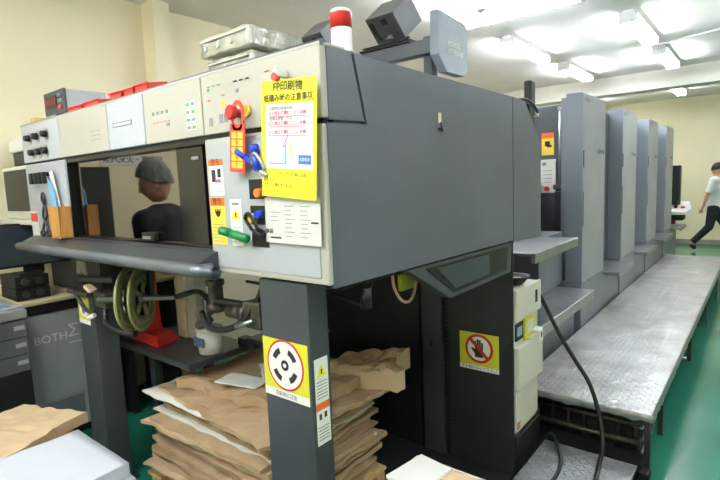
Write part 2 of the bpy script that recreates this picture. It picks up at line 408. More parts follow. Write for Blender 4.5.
# window
b = MB(); b.box(-2.838, -1.592, Y0+.028, Y0+.034, 1.43, 1.828, 'window'); P('window_pane', b)
b = MB()
b.box(-2.842, -1.59, Y0+.0, Y0+.032, 1.812, 1.832, 'black_gloss', .003); b.box(-2.842, -1.59, Y0+.01, Y0+.032, 1.372, 1.437, 'black_gloss', .003)
b.box(-1.606, -1.59, Y0, Y0+.032, 1.40, 1.812, 'black_gloss', .002); b.box(-2.842, -2.834, Y0, Y0+.032, 1.4, 1.812, 'black_gloss', .002)
P('window_frame', b)
b = MB(); b.box(-1.83, -1.65, Y0+.018, Y0+.03, 1.40, 1.812, 'black_gloss', .002); b.box(-1.72, -1.675, Y0+.012, Y0+.02, 1.762, 1.775, 'print_grey', .002); P('window_shutter', b)
b = MB(); b.box(-2.13, -2.03, Y0-.0, Y0+.028, 1.435, 1.472, 'black', .006); b.box(-2.115, -2.05, Y0-.002, Y0, 1.445, 1.457, 'print_grey'); P('window_latch', b)
# shelf
b = MB(); sx0, sx1 = -3.33, -1.55
b.prism([(sx0, Y0+.012, 1.425), (sx0, 1.06, 1.418), (sx0, .985, 1.382), (sx0, .985, 1.362), (sx0, 1.0, 1.345), (sx0, Y0+.02, 1.340)], (sx1-sx0, 0, 0), 'shelf'); P('shelf', b)
b = MB(); b.tube([(sx0-.0, .985, 1.365), (sx1-.03, .985, 1.365), (sx1+.005, 1.0, 1.363), (sx1+.012, 1.04, 1.362)], .024, 'shelf_edge', smooth=3, seg=12); P('shelf_edge', b)
# columns
def column(x0, x1, y0, y1, name='column'):
    b = MB(); b.box(x0, x1, y0, y1, 0, 1.335 if x0 > -2 else 1.10, 'column_grey', .003); b.box(x0-.03, x1+.03, y0-.02, y1+.03, 0, .012, 'dark_panel', .002)
    return P(name, b)
c1 = column(-1.353, -1.12, 1.10, 1.19)
c2 = column(-3.0, -2.80, 1.14, 1.26)
b = MB(); b.box(-2.98, -2.82, 1.2, 1.26, 1.1, 1.34, 'dark_panel'); P('column_bracket', b)
def sign(parent, x0, x1, z0, z1, y):
    b = MB(); cx = (x0+x1)/2; w = x1-x0; h = z1-z0; cz = z0+h*.58; q = y-.0015
    b.box(x0, x1, q, y, z0, z1, 'sign_yellow'); b.box(x0, x1, q-.0008, q, z0, z0+h*.14, 'white')
    b.lathe((cx, q, cz), (0, -1, 0), [(w*.41, 0), (w*.41, .0008)], 'red', 36); b.lathe((cx, q-.0008, cz), (0, -1, 0), [(w*.375, 0), (w*.375, .0006)], 'white', 36)
    r0, r1 = w*.20, w*.29; q2 = q-.0018
    for k in range(4):
        a0 = k*PI/2+.4; n = 6
        pts = [(cx+r1*math.cos(a0+j*.8/n), q2, cz+r1*math.sin(a0+j*.8/n)) for j in range(n+1)]+[(cx+r0*math.cos(a0+(n-j)*.8/n), q2, cz+r0*math.sin(a0+(n-j)*.8/n)) for j in range(n+1)]
        b.prism(pts, (0, -.0006, 0), 'print_dark')
    b.lathe((cx, q2+.0004, cz), (0, -1, 0), [(w*.085, 0), (w*.085, .0008)], 'print_dark', 24); b.lathe((cx, q2-.0004, cz), (0, -1, 0), [(w*.035, 0), (w*.035, .0008)], 'white', 16)
    b.text('回転物に注意', h*.085, (cx, q-.0008, z0+h*.07), (1, 0, 0), UZ, 'print_dark')
    return b.build('safety_sign', parent)
sign(c1, -1.352, -1.133, .925, 1.132, 1.10)
b = MB(); b.box(-3.0, -2.86, 1.1385, 1.14, .93, 1.08, 'sign_yellow'); b.box(-3.0, -2.86, 1.1378, 1.1385, .93, .955, 'white')
b.lathe((-2.93, 1.1385, 1.02), (0, -1, 0), [(.052, 0), (.052, .001)], 'white', 30)
b.prism([(-2.965, 1.1372, 1.05), (-2.95, 1.1372, 1.055), (-2.93, 1.1372, 1.0), (-2.905, 1.1372, 1.04), (-2.895, 1.1372, 1.03), (-2.925, 1.1372, .985), (-2.945, 1.1372, .99)], (0, -.0006, 0), 'blue'); b.build('safety_sign', c2)
b = MB(); x = -1.12   # strip label on near column's right side
b.box(x, x+.001, 1.113, 1.177, .785, 1.082, 'white'); b.box(x+.001, x+.0015, 1.113, 1.177, .905, .93, 'orange')
b.prism([(x+.001, 1.12, 1.02), (x+.001, 1.17, 1.02), (x+.001, 1.145, 1.06)], (.0006, 0, 0), 'yellow'); b.box(x+.0016, x+.002, 1.142, 1.148, 1.027, 1.045, 'print_dark')
for r in range(6): b.box(x+.001, x+.0016, 1.12, 1.17, .945+r*.011, .948+r*.011, 'print_grey')
for r in range(5): b.box(x+.001, x+.0016, 1.12, 1.17, .80+r*.011, .803+r*.011, 'print_grey')
b.box(x+.001, x+.0016, 1.125, 1.137, .872, .892, 'print_dark'); b.box(x+.001, x+.0016, 1.15, 1.162, .874, .894, 'print_dark'); b.build('warning_label', c1)
# lower body
b = MB(); b.box(-2.9, -1.60, 2.50, 2.9, 0, 1.30, 'dark_panel', .004); b.box(-1.6, -1.26, 2.52, 2.9, 0, 1.3, 'dark_panel'); P('lower_body', b)
b = MB(); b.box(-1.53, -1.02, 1.24, 2.12, 0, .03, 'dark_panel', .003); b.box(-2.9, -1.02, 2.12, 2.47, 0, .03, 'dark_panel', .003); P('base_plate', b)  # dark sheets added to darken the green floor under the hood
b = MB(); b.box(-1.391, -1.002, 2.475, 2.484, 0, 1.318, 'dark_panel', .002); P('lower_side_panel', b)
b = MB(); b.box(-1.555, -1.425, 2.46, 2.52, 0, 1.32, 'column_grey', .003); b.box(-1.50, -1.485, 2.455, 2.46, .68, .72, 'black'); P('guide_post', b)
b = MB()
for k in range(46): b.box(-1.415, -1.400, 2.48, 2.49, .02+k*.028, .036+k*.028, 'dark_steel', .003)
b.box(-1.425, -1.391, 2.495, 2.52, 0, 1.31, 'black'); P('lift_chain', b)
# angled display wedge under the side panel
b = MB(); pts = [(1.50, 1.325), (2.462, 1.315), (2.44, 1.165), (1.81, 1.158)]
b.prism([(-1.045, y, z) for y, z in pts], (.045, 0, 0), 'column_grey'); dp = P('display_housing', b)
b = MB(); q = [(1.62, 1.312), (2.40, 1.302), (2.385, 1.185), (1.84, 1.178)]
b.prism([(-1.0, y, z) for y, z in q], (.004, 0, 0), 'screen_dark'); b.build('screen', dp)
b = MB(); q = [(1.70, 1.30), (2.18, 1.292), (2.18, 1.20), (1.85, 1.194)]
b.prism([(-.996, y, z) for y, z in q], (.001, 0, 0), 'monitor_blue'); b.build('display_area', dp)
b = MB(); b.box(-1.045, -.998, 2.36, 2.40, 1.20, 1.29, 'black', .004); b.build('button', dp)
b = MB(); b.tube([(-1.10, 1.54, 1.30), (-1.10, 1.55, 1.24), (-1.10, 1.60, 1.18), (-1.10, 1.66, 1.17), (-1.10, 1.70, 1.22), (-1.10, 1.71, 1.30)], .006, 'cable_pink'); P('looped_cable', b)
b = MB(); b.cyl((-1.03, 1.285, 1.335), (-1.03, 1.285, 1.30), .01, 'black'); b.cyl((-1.03, 1.285, 1.30), (-1.03, 1.285, 1.23), .02, 'black'); P('hanging_sensor', b)
b = MB(); b.tube([(-1.5, 1.16, 1.30), (-1.2, 1.22, 1.28), (-1.06, 1.3, 1.31), (-1.06, 1.5, 1.31)], .006, 'black'); b.tube([(-1.4, 1.25, 1.32), (-1.15, 1.3, 1.25), (-1.1, 1.36, 1.22), (-1.08, 1.4, 1.33)], .005, 'black'); P('cable_run', b)
b = MB(); b.box(-1.16, -1.14, 1.66, 1.76, 1.20, 1.27, 'sign_yellow', .003); P('yellow_plate', b)
# no-touch sign on the lower front panel
b = MB(); y = 2.475; cx, cz, rr = -1.197, .712, .083
b.box(-1.314, -1.081, y-.0015, y, .587, .799, 'sign_yellow'); b.box(-1.314, -1.081, y-.0022, y-.0015, .587, .612, 'white')
b.lathe((cx, y-.0015, cz), (0, -1, 0), [(rr, 0), (rr, .0008)], 'red', 40); b.lathe((cx, y-.0023, cz), (0, -1, 0), [(rr*.82, 0), (rr*.82, .0006)], 'white', 40)
q0, q1 = y-.0036, y-.0029
b.box(cx-.024, cx+.024, q0, q1, cz-.05, cz+.004, 'print_dark')
for i, h in enumerate((.040, .052, .050, .036)): b.box(cx-.024+i*.0127, cx-.024+i*.0127+.0102, q0, q1, cz, cz+h, 'print_dark')
b.prism([(cx-.024, q1, cz-.03), (cx-.046, q1, cz-.004), (cx-.040, q1, cz+.004), (cx-.02, q1, cz-.008)], (0, -.0007, 0), 'print_dark')
e = rr*.66; b.prism([(cx-e-.007, q0, cz+e-.007), (cx-e+.007, q0, cz+e+.007), (cx+e+.007, q0, cz-e+.007), (cx+e-.007, q0, cz-e-.007)], (0, -.0006, 0), 'red')
b.text('手を触れないで下さい', .021, (cx, y-.0022, .5995), (1, 0, 0), UZ, 'print_dark'); P('prohibition_sign', b)

# ---------------------------------------------------------- ivory control box beside it
ib = thing('control_box', (-1.05, 2.65, 0), 'ivory electrical control box with yellow framed switch, right of the dark no-touch panel', 'control box')
b = MB(); b.box(-1.25, -1.0, 2.485, 2.87, .0, .26, 'dark_panel', .004); b.box(-1.02, -.99, 2.49, 2.85, .12, .24, 'black', .004); b.build('plinth', ib)
b = MB(); b.box(-1.25, -1.005, 2.49, 2.85, .26, 1.05, 'cream', .005); b.build('body', ib)
b = MB(); b.box(-1.005, -.985, 2.49, 2.85, .885, 1.055, 'cream', .005); b.box(-.986, -.983, 2.755, 2.785, .94, 1.01, 'black'); b.build('top_cover', ib)
b = MB(); b.box(-1.005, -.975, 2.49, 2.85, .51, .745, 'cream', .005)
b.box(-1.004, -.976, 2.66, 2.85, .74, .76, 'cream', .004); b.build('middle_cover', ib)
b = MB(); b.box(-1.005, -.992, 2.49, 2.79, .27, .50, 'cream', .004); b.box(-.993, -.99, 2.50, 2.545, .285, .325, 'wood_orange'); b.build('lower_cover', ib)
b = MB(); b.box(-1.004, -.995, 2.50, 2.60, .775, .87, 'print_dark', .003); b.box(-.996, -.993, 2.515, 2.58, .80, .85, 'lcd'); b.build('meter', ib)
b = MB(); b.box(-1.004, -.99, 2.615, 2.76, .755, .88, 'sign_yellow', .003); b.box(-.991, -.987, 2.64, 2.735, .785, .855, 'paper_dirty', .002); b.build('switch_plate', ib)
b = MB(); b.box(-1.0, -.955, 2.74, 2.80, .71, .79, 'white', .008, rot=('X', .15)); b.box(-.956, -.953, 2.76, 2.775, .74, .77, 'black'); b.build('lever', ib)
bw = MB(); bw.lathe((-1.07, 2.67, 1.056), (0, 0, 1), [(.045, 0), (.075, .035), (.083, .04), (.083, .046), (.07, .044), (.04, .008), (.001, .006)], 'black'); o = bw.build('bowl', loc=(-1.07, 2.67, 1.056)); tag(o, 'small black plastic bowl on top of the ivory control box', 'bowl')
bw = MB(); bw.lathe((-1.06, 2.67, 1.066), (0, 0, 1), [(.03, 0), (.045, .012), (.03, .022), (.001, .024)], 'kraft_light', 14); o = bw.build('sponge', loc=(-1.06, 2.67, 1.066)); tag(o, 'tan lump of rag lying in the small black bowl', 'rag')

# ============================================================ PRINTING UNITS
def unit(y0):
    t = thing('printing_unit', (-1.9, y0, 0), 'grey printing tower nearest the delivery hood, carrying a yellow sticker and white notice', 'printing press', 'printing towers')
    b = MB(); b.box(-3.2, -1.33, y0+.25, y0+1.48, 0, 2.27, 'unit_dark', .006); b.build('side_frame', t)
    b = MB(); b.prism([(-1.33, y0+.004, .715), (-1.196, y0+.004, .715), (-1.196, y0+.004, 2.305), (-1.205, y0+.004, 2.315), (-1.33, y0+.004, 2.318)], (0, .726, 0), 'tower_grey'); b.box(-1.40, -1.33, y0+.1, y0+.73, .715, 2.30, 'tower_grey'); tw = b.build('tower_cover', t)
    b = MB(); b.box(-1.2, -1.192, y0+.004, y0+.73, .717, 2.31, 'tower_light', .003); ld = b.build('outer_panel', t)
    b = MB(); b.text('Lithrone', .068, (-1.192, y0+.565, 1.845), FX, UZ, 'print_dark', bold=.001); b.box(-1.192, -1.1905, y0+.37, y0+.395, 1.90, 1.912, 'print_grey'); b.build('lettering', t)
    b = MB(); b.box(-1.193, -1.186, y0+.006, y0+.018, 1.70, 1.84, 'black', .002); b.box(-1.193, -1.187, y0+.006, y0+.014, 1.2, 1.5, 'unit_dark', .002); b.box(-1.193, -1.188, y0+.05, y0+.18, 2.245, 2.28, 'tower_grey', .004); b.build('hinge', t)
    b = MB(); b.box(-1.45, -1.20, y0+.01, y0+.75, 0, .71, 'tower_grey', .006); b.build('base_cover', t)
    b = MB(); b.box(-1.45, -1.21, y0+.755, y0+1.475, 0, .66, 'tower_grey', .006); b.build('base_cover', t)
    b = MB(); b.box(-1.6, -1.06, y0+.745, y0+1.46, .665, .695, 'tread', .006); b.box(-1.075, -1.055, y0+.75, y0+1.45, .645, .70, 'tread', .004); b.build('step_tread', t)
    return t
u1 = unit(4.45)
GL = 'printing towers'
for k, lab in enumerate(('second grey printing tower along the walkway, directly behind the one with stickers', 'third grey printing tower counted from the delivery hood', 'farthest grey printing tower, beside the operator console')):
    copy_tree(u1, (-1.9, 4.45+1.48*(k+1), 0), lab, GL)
# stickers and rod on first unit only
b = MB(); b.box(-1.62, -1.51, 4.6985, 4.7, 1.83, 2.03, 'yellow_soft'); b.box(-1.62, -1.51, 4.698, 4.6985, 1.98, 2.03, 'orange'); b.box(-1.59, -1.545, 4.697, 4.698, 1.91, 1.955, 'print_dark'); b.box(-1.57, -1.53, 4.697, 4.698, 1.90, 1.92, 'print_dark'); b.build('warning_label', u1)
b = MB(); b.box(-1.63, -1.49, 4.685, 4.7, 1.485, 1.79, 'paper_dirty', .002); b.box(-1.61, -1.575, 4.684, 4.685, 1.735, 1.765, 'print_grey'); b.cyl((-1.565, 4.685, 1.525), (-1.565, 4.66, 1.525), .022, 'red')
for r in range(4): b.box(-1.60, -1.52, 4.684, 4.685, 1.58+r*.035, 1.585+r*.035, 'print_grey')
b.build('switch_panel', u1)
b = MB(); b.cyl((-1.445, 4.66, 1.5), (-1.445, 4.66, 2.23), .012, 'steel'); b.cyl((-1.445, 4.70, 2.23), (-1.445, 4.64, 2.23), .018, 'steel'); b.box(-1.50, -1.40, 4.64, 4.70, 1.52, 1.56, 'dark_steel', .004); b.build('rod', u1)
b = MB(); b.box(-1.48, -1.34, 4.62, 4.70, 1.0, 1.5, 'gap_dark', .004); b.build('recess_cover', u1)

# link section between the hood and the first tower, with two treads
ls = thing('access_steps', (-1.4, 3.6, 0), 'grey access step section with two film-covered treads between hood and first tower', 'steps')
b = MB(); b.box(-3.1, -1.62, 2.93, 4.66, 0, 1.6, 'unit_dark', .005); b.build('frame', ls)
b = MB(); b.box(-1.62, -1.075, 2.95, 3.82, 1.165, 1.185, 'tread', .005); b.box(-1.085, -1.05, 2.95, 3.82, 1.125, 1.188, 'tread', .006); b.build('upper_tread', ls)
b = MB(); b.box(-1.62, -1.07, 2.95, 4.27, .685, .71, 'tread', .005); b.box(-1.08, -1.045, 2.95, 4.27, .64, .713, 'tread', .006); b.build('lower_tread', ls)
b = MB(); b.box(-1.5, -1.24, 2.95, 4.40, 0, .68, 'tower_grey', .004); b.build('riser', ls)
b = MB(); b.box(-1.62, -1.35, 3.85, 4.44, .71, 1.16, 'tower_grey', .004); b.build('riser', ls)
b = MB(); b.lathe((-1.38, 3.35, 1.186), (0, 0, 1), [(.03, 0), (.035, .05), (.034, .09), (.02, .10)], 'clear_film', 16); o = b.build('plastic_cup', loc=(-1.38, 3.35, 1.186)); tag(o, 'clear plastic cup on the upper grey tread behind the hood', 'cup')

# ============================================================ WALKWAY PLATFORM
pf = thing('walkway_platform', (-.8, 5.8, 0), 'long steel tread-plate walkway under clear film, running along the printing towers', 'platform')
b = MB(); b.box(-1.19, -.43, 2.97, 9.1, .305, .33, 'diamond_film', .006); b.build('deck', pf)
b = MB()   # crumpled film folded over the edges
n = 150
for side in range(2):
    prev = None
    for i in range(n+1):
        t_ = i/n
        if side == 0: p = V((-.425, 2.96+t_*6.1, 0)); nn = V((1, 0, 0))
        else: p = V((-1.18+t_*.76, 2.965, 0)); nn = V((0, -1, 0))
        d = .035+.014*noise.noise(V((t_*70 if side == 0 else t_*11, side*5, 0))); w = .006*noise.noise(V((t_*140 if side == 0 else t_*20, 3, 1)))
        a = b.bm.verts.new(p+V((0, 0, .334))); c = b.bm.verts.new(p+nn*(.008+w)+V((0, 0, .318))); e = b.bm.verts.new(p+nn*(.006-w)+V((0, 0, .33-d)))
        if prev:
            b.face([prev[0], a, c, prev[1]], 'tread', True); b.face([prev[1], c, e, prev[2]], 'tread', True)
        prev = (a, c, e)
b.build('film_edge', pf, recalc=False)
b = MB(); b.box(-1.17, -.46, 3.0, 3.03, .27, .305, 'dark_steel'); b.box(-.47, -.44, 3.0, 9.05, .27, .305, 'dark_steel'); b.box(-1.18, -1.15, 3.0, 9.05, .27, .305, 'dark_steel'); b.build('rail', pf)
for y in (3.0, 3.46, 5.0, 6.5, 8.0, 9.02):
    for x in (-.47, -1.18):
        b = MB(); b.box(x, x+.03, y, y+.03, 0, .27, 'dark_steel'); b.build('leg', pf)
b = MB()
for k in range(7): b.tube([(-1.1+k*.095, 3.12, .25), (-1.1+k*.095, 3.12, .04)], .014, 'dark_steel', smooth=1)
b.tube([(-1.15, 3.1, .2), (-.5, 3.1, .2)], .018, 'oily', smooth=1); b.tube([(-1.15, 3.1, .09), (-.5, 3.1, .09)], .018, 'oily', smooth=1)
for k in range(3): b.tube([(-.49, 3.05, .06+.075*k), (-.49, 3.46, .06+.075*k)], .01, 'steel', smooth=1)
b.build('pipework', pf)
b = MB(); b.box(-1.15, -.52, 3.16, 9.0, .0, .26, 'gap_dark'); b.box(-1.18, -.48, 2.85, 3.17, .0, .012, 'gap_dark'); b.build('under_shade', pf)  # dark fill and floor sheet added as the shade under the walkway
b = MB(); b.box(-.435, -.395, 4.15, 4.18, .285, .30, 'steel', .003); b.build('catch', pf)

# low step
st = thing('low_step', (-.72, 2.6, 0), 'low diamond-plate step box on the floor in front of the walkway', 'step')
b = MB(); b.box(-.955, -.47, 2.2, 2.83, .085, .10, 'diamond', .004); b.build('tread', st)
b = MB(); b.box(-.94, -.485, 2.215, 2.815, 0, .085, 'dark_steel', .004); b.build('frame', st)

# cables
b = MB(); b.tube([(-1.0, 2.862, .96), (-.97, 2.87, .90), (-.885, 2.87, .735), (-.80, 2.87, .60), (-.72, 2.87, .474), (-.66, 2.85, .30), (-.63, 2.78, .18), (-.625, 2.68, .115), (-.60, 2.45, .110), (-.62, 2.25, .110)], .0115, 'cable_black', 12, 6); o = b.build('power_cable', loc=(-.62, 2.45, .1)); tag(o, 'thick black cable arching from the control box down over the walkway front', 'cable')
b = MB(); b.tube([(-.99, 2.87, .06), (-.93, 2.86, .13), (-.86, 2.76, .118), (-.80, 2.62, .112), (-.78, 2.45, .110), (-.80, 2.25, .110)], .009, 'cable_green', 12, 6); o = b.build('thin_cable', loc=(-.8, 2.45, .1)); tag(o, 'dark green cable lying curved on the low diamond-plate step', 'cable')
b = MB(); b.tube([(-.45, 2.80, .014), (-.42, 2.72, .014), (-.30, 2.62, .014), (-.2, 2.4, .014)], .011, 'cable_black', 12, 5); b.box(-.48, -.42, 2.86, 2.93, 0, .05, 'black', .01); o = b.build('floor_cable', loc=(-.4, 2.75, 0)); tag(o, 'black cable with plug on the green floor at the walkway corner', 'cable')

# ============================================================ ON TOP OF THE HOOD
TZ = Z1+.001
BX, BY = -1.045, 1.235
be = thing('signal_beacon', (BX, BY, TZ), 'white cylindrical alarm beacon with a red light band on the hood corner', 'beacon')
b = MB(); b.lathe((BX, BY, TZ), (0, 0, 1), [(.040, 0), (.040, .005), (.0325, .007), (.0325, .075)], 'white', 28); b.build('base', be)
b = MB(); b.lathe((BX, BY, TZ+.075), (0, 0, 1), [(.034, 0), (.034, .045), (.034, .0451)], 'red', 28); b.build('light_band', be)
b = MB(); b.lathe((BX, BY, TZ+.12), (0, 0, 1), [(.0325, 0), (.0325, .008), (.027, .012), (.001, .013)], 'white', 28); b.build('cap', be)

def crate(x0, x1, y0, y1, z0, z1, sd):
    """box wrapped in bubble film: subdivided with puckers"""
    b2 = bmesh.new(); bmesh.ops.create_cube(b2, size=1); bmesh.ops.subdivide_edges(b2, edges=b2.edges[:], cuts=9, use_grid_fill=True)
    for v in b2.verts:
        p = V(((x0+x1)/2+v.co.x*(x1-x0), (y0+y1)/2+v.co.y*(y1-y0), (z0+z1)/2+v.co.z*(z1-z0)))
        v.co = p+noise.noise_vector(p*23+V((sd, 0, 0)))*.006
    b = MB(); b.add(b2, Matrix.Identity(4), 'bubble', True); return b
def wrapped(x0, x1, y0, y1, z0, z1, sd, label):
    t = thing('wrapped_carton', ((x0+x1)/2, (y0+y1)/2, z0), label, 'carton', 'film-wrapped cartons on the hood')
    crate(x0+.01, x1-.01, y0+.01, y1-.01, z0+.008, z1-.008, sd).build('wrapping', t)
    b = MB()
    for k in range(3): b.box(x0+.05+k*.10, x0+.066+k*.10, y0-.001, y0+.012, z1-.07, z1-.05+.008*(k % 2), 'paper_dirty')
    b.box(x0+.02, x1-.03, y0-.002, y0+.012, z1-.030, z1-.024, 'cream'); b.build('tape', t)
wrapped(-2.19, -1.83, 1.53, 1.85, TZ, TZ+.228, 1, 'greenish bubble-wrapped carton lying directly on the hood top, lower of the pair')
wrapped(-2.21, -1.815, 1.51, 1.86, TZ+.23, TZ+.335, 5, 'greenish bubble-wrapped carton on top of another one on the hood')

# red trays
def tray(x0, x1, y0, y1, z0, h, label, slope=.0):
    b = MB(); t = .006
    b.box(x0, x1, y0, y1, z0, z0+t, 'red_plastic')
    b.prism([(x0, y0, z0), (x0, y1, z0), (x0, y1, z0+h), (x0, y0, z0+h*.75)], (t, 0, 0), 'red_plastic'); b.prism([(x1-t, y0, z0), (x1-t, y1, z0), (x1-t, y1, z0+h), (x1-t, y0, z0+h*.75)], (t, 0, 0), 'red_plastic')
    b.box(x0, x1, y0, y0+t, z0, z0+h*.75, 'red_plastic', .002); b.box(x0, x1, y1-t, y1, z0, z0+h, 'red_plastic', .002)
    b.box(x0-.008, x1+.008, y0-.008, y0+t, z0+h*.68, z0+h*.78, 'red_plastic', .002); b.box(x0+.02, x1-.02, y0+.03, y1-.02, z0+t, z0+h*.5, 'red_plastic', .01)
    o = b.build('parts_tray', loc=((x0+x1)/2, (y0+y1)/2, z0)); return tag(o, label, 'tray', 'red plastic trays on the hood')
tray(-2.37, -2.265, 1.13, 1.21, TZ+.005, .06, 'red plastic tray on the hood, left one of the right-hand group')
tray(-2.245, -2.165, 1.135, 1.22, TZ+.005, .062, 'red plastic tray on the hood, middle of the right-hand group of three')
tray(-2.145, -2.045, 1.135, 1.23, TZ+.005, .066, 'red plastic tray on the hood nearest to the wrapped cartons')
tray(-2.84, -2.68, 1.13, 1.21, TZ+.005, .05, 'red plastic tray leaning beside the digital counter box')
tray(-2.66, -2.50, 1.135, 1.24, TZ+.005, .055, 'red plastic tray right of the tray that touches the counter box')

dc = thing('counter_box', (-3.15, 1.3, TZ), 'pale grey instrument box with dark display front, left end of the hood', 'instrument')
rz = Matrix.Rotation(.10, 3, 'Z')
b = MB(); b.box(-3.32, -3.05, 1.21, 1.43, TZ+.012, TZ+.185, 'fascia_blue', .004); b.build('case', dc)
b = MB(); b.box(-3.325, -3.045, 1.195, 1.212, TZ+.01, TZ+.188, 'crt_dark', .004); fr = b.build('front_panel', dc)
b = MB(); b.box(-3.29, -3.14, 1.191, 1.196, TZ+.10, TZ+.16, 'black_gloss')
for k in range(4): b.text('8', .05, (-3.265+k*.034, 1.191, TZ+.13), (1, 0, 0), UZ, 'red', depth=.001)
b.build('display', fr)
for k in range(5):
    b = MB(); b.box(-3.30+k*.05, -3.268+k*.05, 1.186, 1.196, TZ+.03, TZ+.055, 'fascia_blue' if k < 3 else 'black', .002); b.build('button', fr)
for k in range(3):
    b = MB(); b.box(-3.115, -3.07, 1.186, 1.196, TZ+.08+k*.033, TZ+.10+k*.033, 'print_grey' if k else 'red', .002); b.build('button', fr)
for x in (-3.3, -3.08):
    b = MB(); b.cyl((x, 1.24, TZ), (x, 1.24, TZ+.013), .012, 'black'); b.build('foot', dc)
b = MB(); b.box(-3.39, -3.33, 1.13, 1.21, TZ+.004, TZ+.055, 'wood', .01); o = b.build('beige_block', loc=(-3.36, 1.17, TZ)); tag(o, 'small beige block at the far left end of the hood top', 'block')

# monitor arm with two CRT housings and sign panel
am = thing('support_arm', (-1.63, 2.88, TZ-.01), 'grey square steel post and horizontal arm standing on the hood, below the sign panel', 'support arm')
b = MB(); b.box(-1.73, -1.67, 2.84, 2.91, 2.035, 2.55, 'crt_dark', .004); b.build('post', am)
b = MB(); b.box(-1.77, -1.63, 2.8, 2.90, 2.02, 2.04, 'crt_dark', .003); bpy.data.objects.remove(b.build('x'))
b = MB(); b.box(-2.95, -1.655, 2.80, 2.88, 2.435, 2.525, 'press_grey', .004); b.build('crossbar', am)
sp = thing('sign_panel', (-1.6, 2.98, 2.36), 'flat grey panel with cut lower corner and white lettering above the hood', 'sign')
b = MB(); b.prism([(-1.655, 2.80, 2.42), (-1.655, 2.90, 2.325), (-1.655, 3.13, 2.325), (-1.655, 3.175, 2.36), (-1.655, 3.19, 2.64), (-1.655, 3.15, 2.665), (-1.655, 2.81, 2.685)], (.06, 0, 0), 'sign_grey'); b.build('panel', sp)
b = MB(); b.text('KOMORI', .042, (-1.595, 3.0, 2.50), FX, UZ, 'white', bold=.0012); b.build('lettering', sp)
b = MB(); b.text('LITHRONE', .042, (-1.595, 3.02, 2.455), FX, UZ, 'white', bold=.0012); b.build('lettering', sp)
def crt(Vc, A, B, Cc, s, zb, label):
    A, B, Cc, Vc = V(A), V(B), V(Cc), V(Vc); w, h, d = .27*s, .19*s, .21*s
    Rm = Matrix((A, Cc, -B)).transposed(); c = Vc-A*w/2+B*h/2+Cc*d/2
    t = thing('monitor', (c.x, c.y, zb), label, 'monitor', 'monitors on the arm')
    def bx(b, a, m, bev=.004):
        x0, x1, y0, y1, z0, z1 = a
        cc = c+Rm @ V(((x0+x1)/2, (y0+y1)/2, (z0+z1)/2)); hx, hy, hz = (x1-x0)/2, (y1-y0)/2, (z1-z0)/2
        b.box(cc.x-hx, cc.x+hx, cc.y-hy, cc.y+hy, cc.z-hz, cc.z+hz, m, bev, rot=Rm)
    b = MB(); bx(b, (-w/2, w/2, -d/2+.008, d/2, -h/2, h/2), 'crt_light', .006); b.build('case', t)
    b = MB(); bx(b, (-w/2+.003, w/2-.003, -d/2, -d/2+.01, -h/2+.003, h/2-.003), 'crt_dark', .003); bk = b.build('back_cover', t)
    for a in ((-w*.44, -w*.28, -h*.2, h*.32), (w*.0, w*.2, h*.15, h*.36), (-w*.36, -w*.22, -h*.36, -h*.22)):
        b = MB(); bx(b, (a[0], a[1], -d/2-.003, -d/2, a[2], a[3]), 'black', .001); b.build('vent', bk)
    b = MB(); bx(b, (-w/2+.01, w/2-.01, d/2, d/2+.004, -h/2+.01, h/2-.01), 'screen_dark', .002); b.build('screen', t)
    low = c+Rm @ V((0, -d*.2, -h/2))
    b = MB(); bx(b, (-w*.42, w*.55, -d*.50, -d*.36, -h/2-.016, -h/2), 'black', .003); b.build('foot_bar', t)
    b = MB(); b.box(c.x-.19, c.x+.21, 2.78, 2.98, zb, zb+.012, 'dark_steel', .004); b.box(c.x-.17, c.x+.2, 2.79, 2.97, zb+.02, zb+.03, 'dark_steel', .004); b.build('swivel_plate', t)
    b = MB(); b.cyl((c.x, 2.88, zb+.01), (c.x, 2.88, zb+.06), .06, 'dark_steel'); b.cyl((c.x, 2.88, zb+.05), (c.x, c.y, c.z-.06), .035, 'dark_steel'); b.build('swivel_joint', t)
crt((-1.905, 2.761, 2.726), (.9795, -.1908, -.0653), (.0774, .6547, -.752), (.1862, .7315, .656), 1., 2.526, 'tilted grey monitor seen from behind, on the arm next to the sign panel')
crt((-2.60, 2.82, 2.76), (.9795, -.1908, -.0653), (.0774, .6547, -.752), (.1862, .7315, .656), .95, 2.526, 'tilted grey monitor seen from behind, farther left on the arm, partly behind the beacon')

# cable run and clip lamp at rear of hood
b = MB(); b.tube([(-1.45, 2.3, 2.055), (-1.4, 2.42, 2.075), (-1.3, 2.62, 2.11), (-1.15, 2.75, 2.07), (-1.1, 2.95, 2.09), (-1.12, 3.18, 2.04)], .009, 'cable_black', 8); b.tube([(-1.5, 2.35, 2.056), (-1.35, 2.6, 2.09), (-1.2, 2.9, 2.10), (-1.15, 3.2, 2.08)], .007, 'cable_black', 8); o = b.build('air_hose', loc=(-1.4, 2.4, 2.05)); tag(o, 'bunched black hoses lying over the slanted rear end of the hood', 'hose')
cl = thing('clip_fixture', (-1.2, 3.25, 1.6), 'black upright clamp sticking up between the hood and the first tower', 'clamp')
b = MB(); b.box(-1.68, -1.62, 3.48, 3.56, 1.602, 1.64, 'black', .004); b.tube([(-1.65, 3.52, 1.64), (-1.4, 3.4, 1.75), (-1.22, 3.26, 1.9), (-1.2, 3.25, 2.05)], .022, 'black', 10); b.build('arm', cl)
b = MB(); b.box(-1.225, -1.175, 3.215, 3.30, 2.03, 2.25, 'black', .014); b.box(-1.225, -1.175, 3.19, 3.26, 1.95, 2.12, 'black', .012, rot=('X', .3)); b.build('head', cl)
b = MB(); b.lathe((-1.18, 3.31, 2.03), (0, 0, 1), [(.02, 0), (.022, .03), (.01, .04)], 'cream', 12); b.build('knob', cl)

